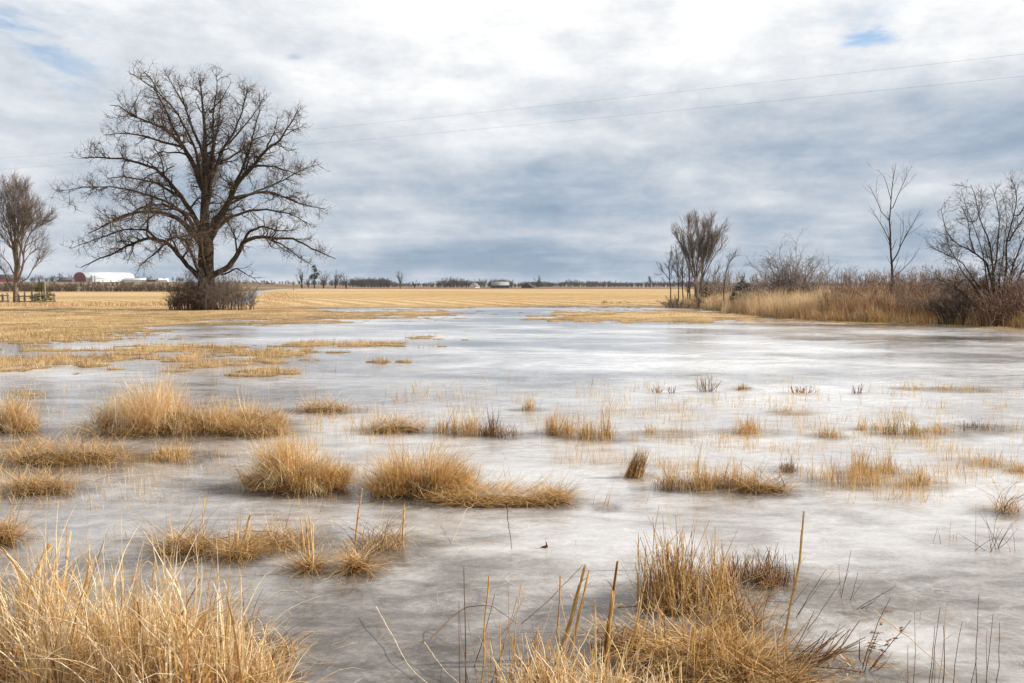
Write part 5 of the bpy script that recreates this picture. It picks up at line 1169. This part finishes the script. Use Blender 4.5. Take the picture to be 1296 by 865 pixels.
        for (bx, by, tx, ty) in ((1090, 846, 1127, 757), (1093, 848, 1153, 785), (1092, 850, 1112, 800)):
            stalk_part(o, org, bx, by, tx, ty, 5, .12)
            b0 = at(bx, by); e = P3(tx, ty, b0[1])
            for f in (.35, .5, .62, .8):
                p_ = b0*(1-f)+e*f; n = 7; A = Acc()
                A.add(*blades(np.tile(p_, (n, 1))+rng.normal(0, .006, (n, 3)), rng.uniform(0, 6.28, n), rng.uniform(1.6, 2.8, n), rng.uniform(.02, .06, n), rng.uniform(.006, .014, n), rng.uniform(.2, 1.6, n), 6, wob=.25)); A.build('dead_leaf', M_rust, o, origin=org)
        A = Acc(); n = 26; x, y, a, r = disc(n, cx, cy-.03, .07, .05); A.add(*blades(np.c_[x, y, np.zeros(n)], a, rng.uniform(.4, 1.5, n), rng.uniform(.04, .12, n), .006, rng.uniform(0, 1.5, n), 6, wob=.2)); A.build('foot_leaves', M_brown, o, origin=org)
    for sp in op.get('stalks', ()): stalk_part(o, org, *sp)

# ------------------------------------------------------------------ lone straws, sticks and a leaf on the ice
def lying(name, label, pts, mm, m_, c, cat):
    """polyline of (px, py, height above ice)"""
    P = np.array([at(a, b_, h) for a, b_, h in pts]); P = resample(P, 12); L = np.linalg.norm(P[-1]-P[0]); P[1:-1] += rng.normal(0, .004*L, (10, 3)); P[:, 2] = np.maximum(P[:, 2], .004)
    A = Acc(); A.add(*tubes(P[None], np.full((1, 12), mm/2000)*np.linspace(1, .6, 12)[None], 5, np.array([c]))); tag(A.build(name, m_), label, cat)
lying('straw', 'pale kinked straw lying across the dark ice at the bottom', [(476, 768, .05), (520, 848, .02), (552, 872, .01)], 5, M_pale, .9, 'straw')
lying('straw', 'pair end of pale straw pointing to the kinked straw from the right', [(537, 813, .06), (562, 848, .03), (585, 868, .01)], 4, M_pale, .8, 'straw')
lying('straw', 'long pale straw slanting through the lower right stems', [(1106, 773, .16), (1160, 815, .12), (1216, 868, .02)], 5, M_pale, .8, 'straw')
lying('dead_stick', 'thin dark stick standing alone on the open ice', [(641, 637, .30), (644, 668, .14), (648, 697, 0)], 5, M_rust, .05, 'stick')
lying('straw', 'arched thin straw on the ice left of the lone dark stick', [(578, 704, 0.0), (596, 690, .03), (612, 687, .03), (626, 688, .0)], 3, M_pale, .5, 'straw')
lying('straw', 'thin pale straw arching down from the flattened straw tail', [(572, 689, 0), (580, 668, .05), (590, 645, .1), (604, 636, .06)], 3, M_pale, .6, 'straw')
lying('straw', 'tiny loose straw beside the rusty fan at lower right', [(1182, 748, .004), (1192, 748, .01), (1202, 749, .004)], 3, M_rust, .1, 'straw')
lying('twig', 'thin brown twig lying by the left sprawling tussock', [(370, 612+0, .01), (395, 606, .03), (425, 604, .01)] if False else [(122, 608, .01), (140, 602, .03), (162, 601, .01)], 4, M_rust, .2, 'twig')
lying('twig', 'dark curved twig bridging two straw mats at lower left', [(270, 686, .02), (310, 672, .08), (345, 672, .06), (362, 690, .01)], 5, M_rust, .05, 'twig')
lying('twig', 'long brown twig reaching left from the bottom tussock', [(545, 808, .02), (585, 770, .10), (620, 765, .14), (655, 790, .05)], 5, M_rust, .5, 'twig')
lying('twig', 'dark arching twig right of the thick broken stalks', [(782, 769, .10), (815, 767, .13), (840, 780, .12), (862, 806, .04)], 5, M_rust, .02, 'twig')
lying('twig', 'slanting brown twig crossing behind the thick broken stalks', [(660, 790, .06), (695, 760, .10), (738, 715, .18)], 5, M_rust, .1, 'twig')
# dead leaf frozen upright
c = at(690, 694); A = Acc(); o = empty('dead_leaf_on_ice', tuple(c)); tag(o, 'small red brown curled leaf frozen on the open ice', 'leaf')
v = [(-.035, 0, .002), (-.012, .006, .012), (.004, 0, .018), (.004, .012, .034), (.002, .004, .05), (.012, -.006, .026), (.018, 0, .008), (.006, -.010, .002)]
A.add(v, np.array([[0, 1, 2, 7], [2, 3, 4, 5], [7, 2, 5, 6]]), np.tile([.15, .5, .5, 1], (8, 1))); A.build('leaf_blade', M_rust, o)
A = Acc(); A.add(*tubes(np.array([[[.002, .004, .05], [.006, .006, .058], [.012, .006, .064]]]), np.array([[.0012, .001, .0008]]), 4)); A.build('leaf_stem', M_rust, o)

# ------------------------------------------------------------------ thin winter air
m = bpy.data.materials.new('winter_air'); m.use_nodes = True; m.node_tree.nodes.clear(); g = NG(m.node_tree)
pv = g.n('ShaderNodeVolumePrincipled'); pv.inputs['Color'].default_value = (.80, .87, 1, 1); pv.inputs['Density'].default_value = .00007
o_ = g.n('ShaderNodeOutputMaterial'); g.link(pv.outputs[0], o_.inputs['Volume'])
A = Acc(); A.box((0, 2500, 9), (21000, 5300, 36)); tag(A.build('haze', m), 'thin pale winter haze over the fields', 'haze', kind='stuff')
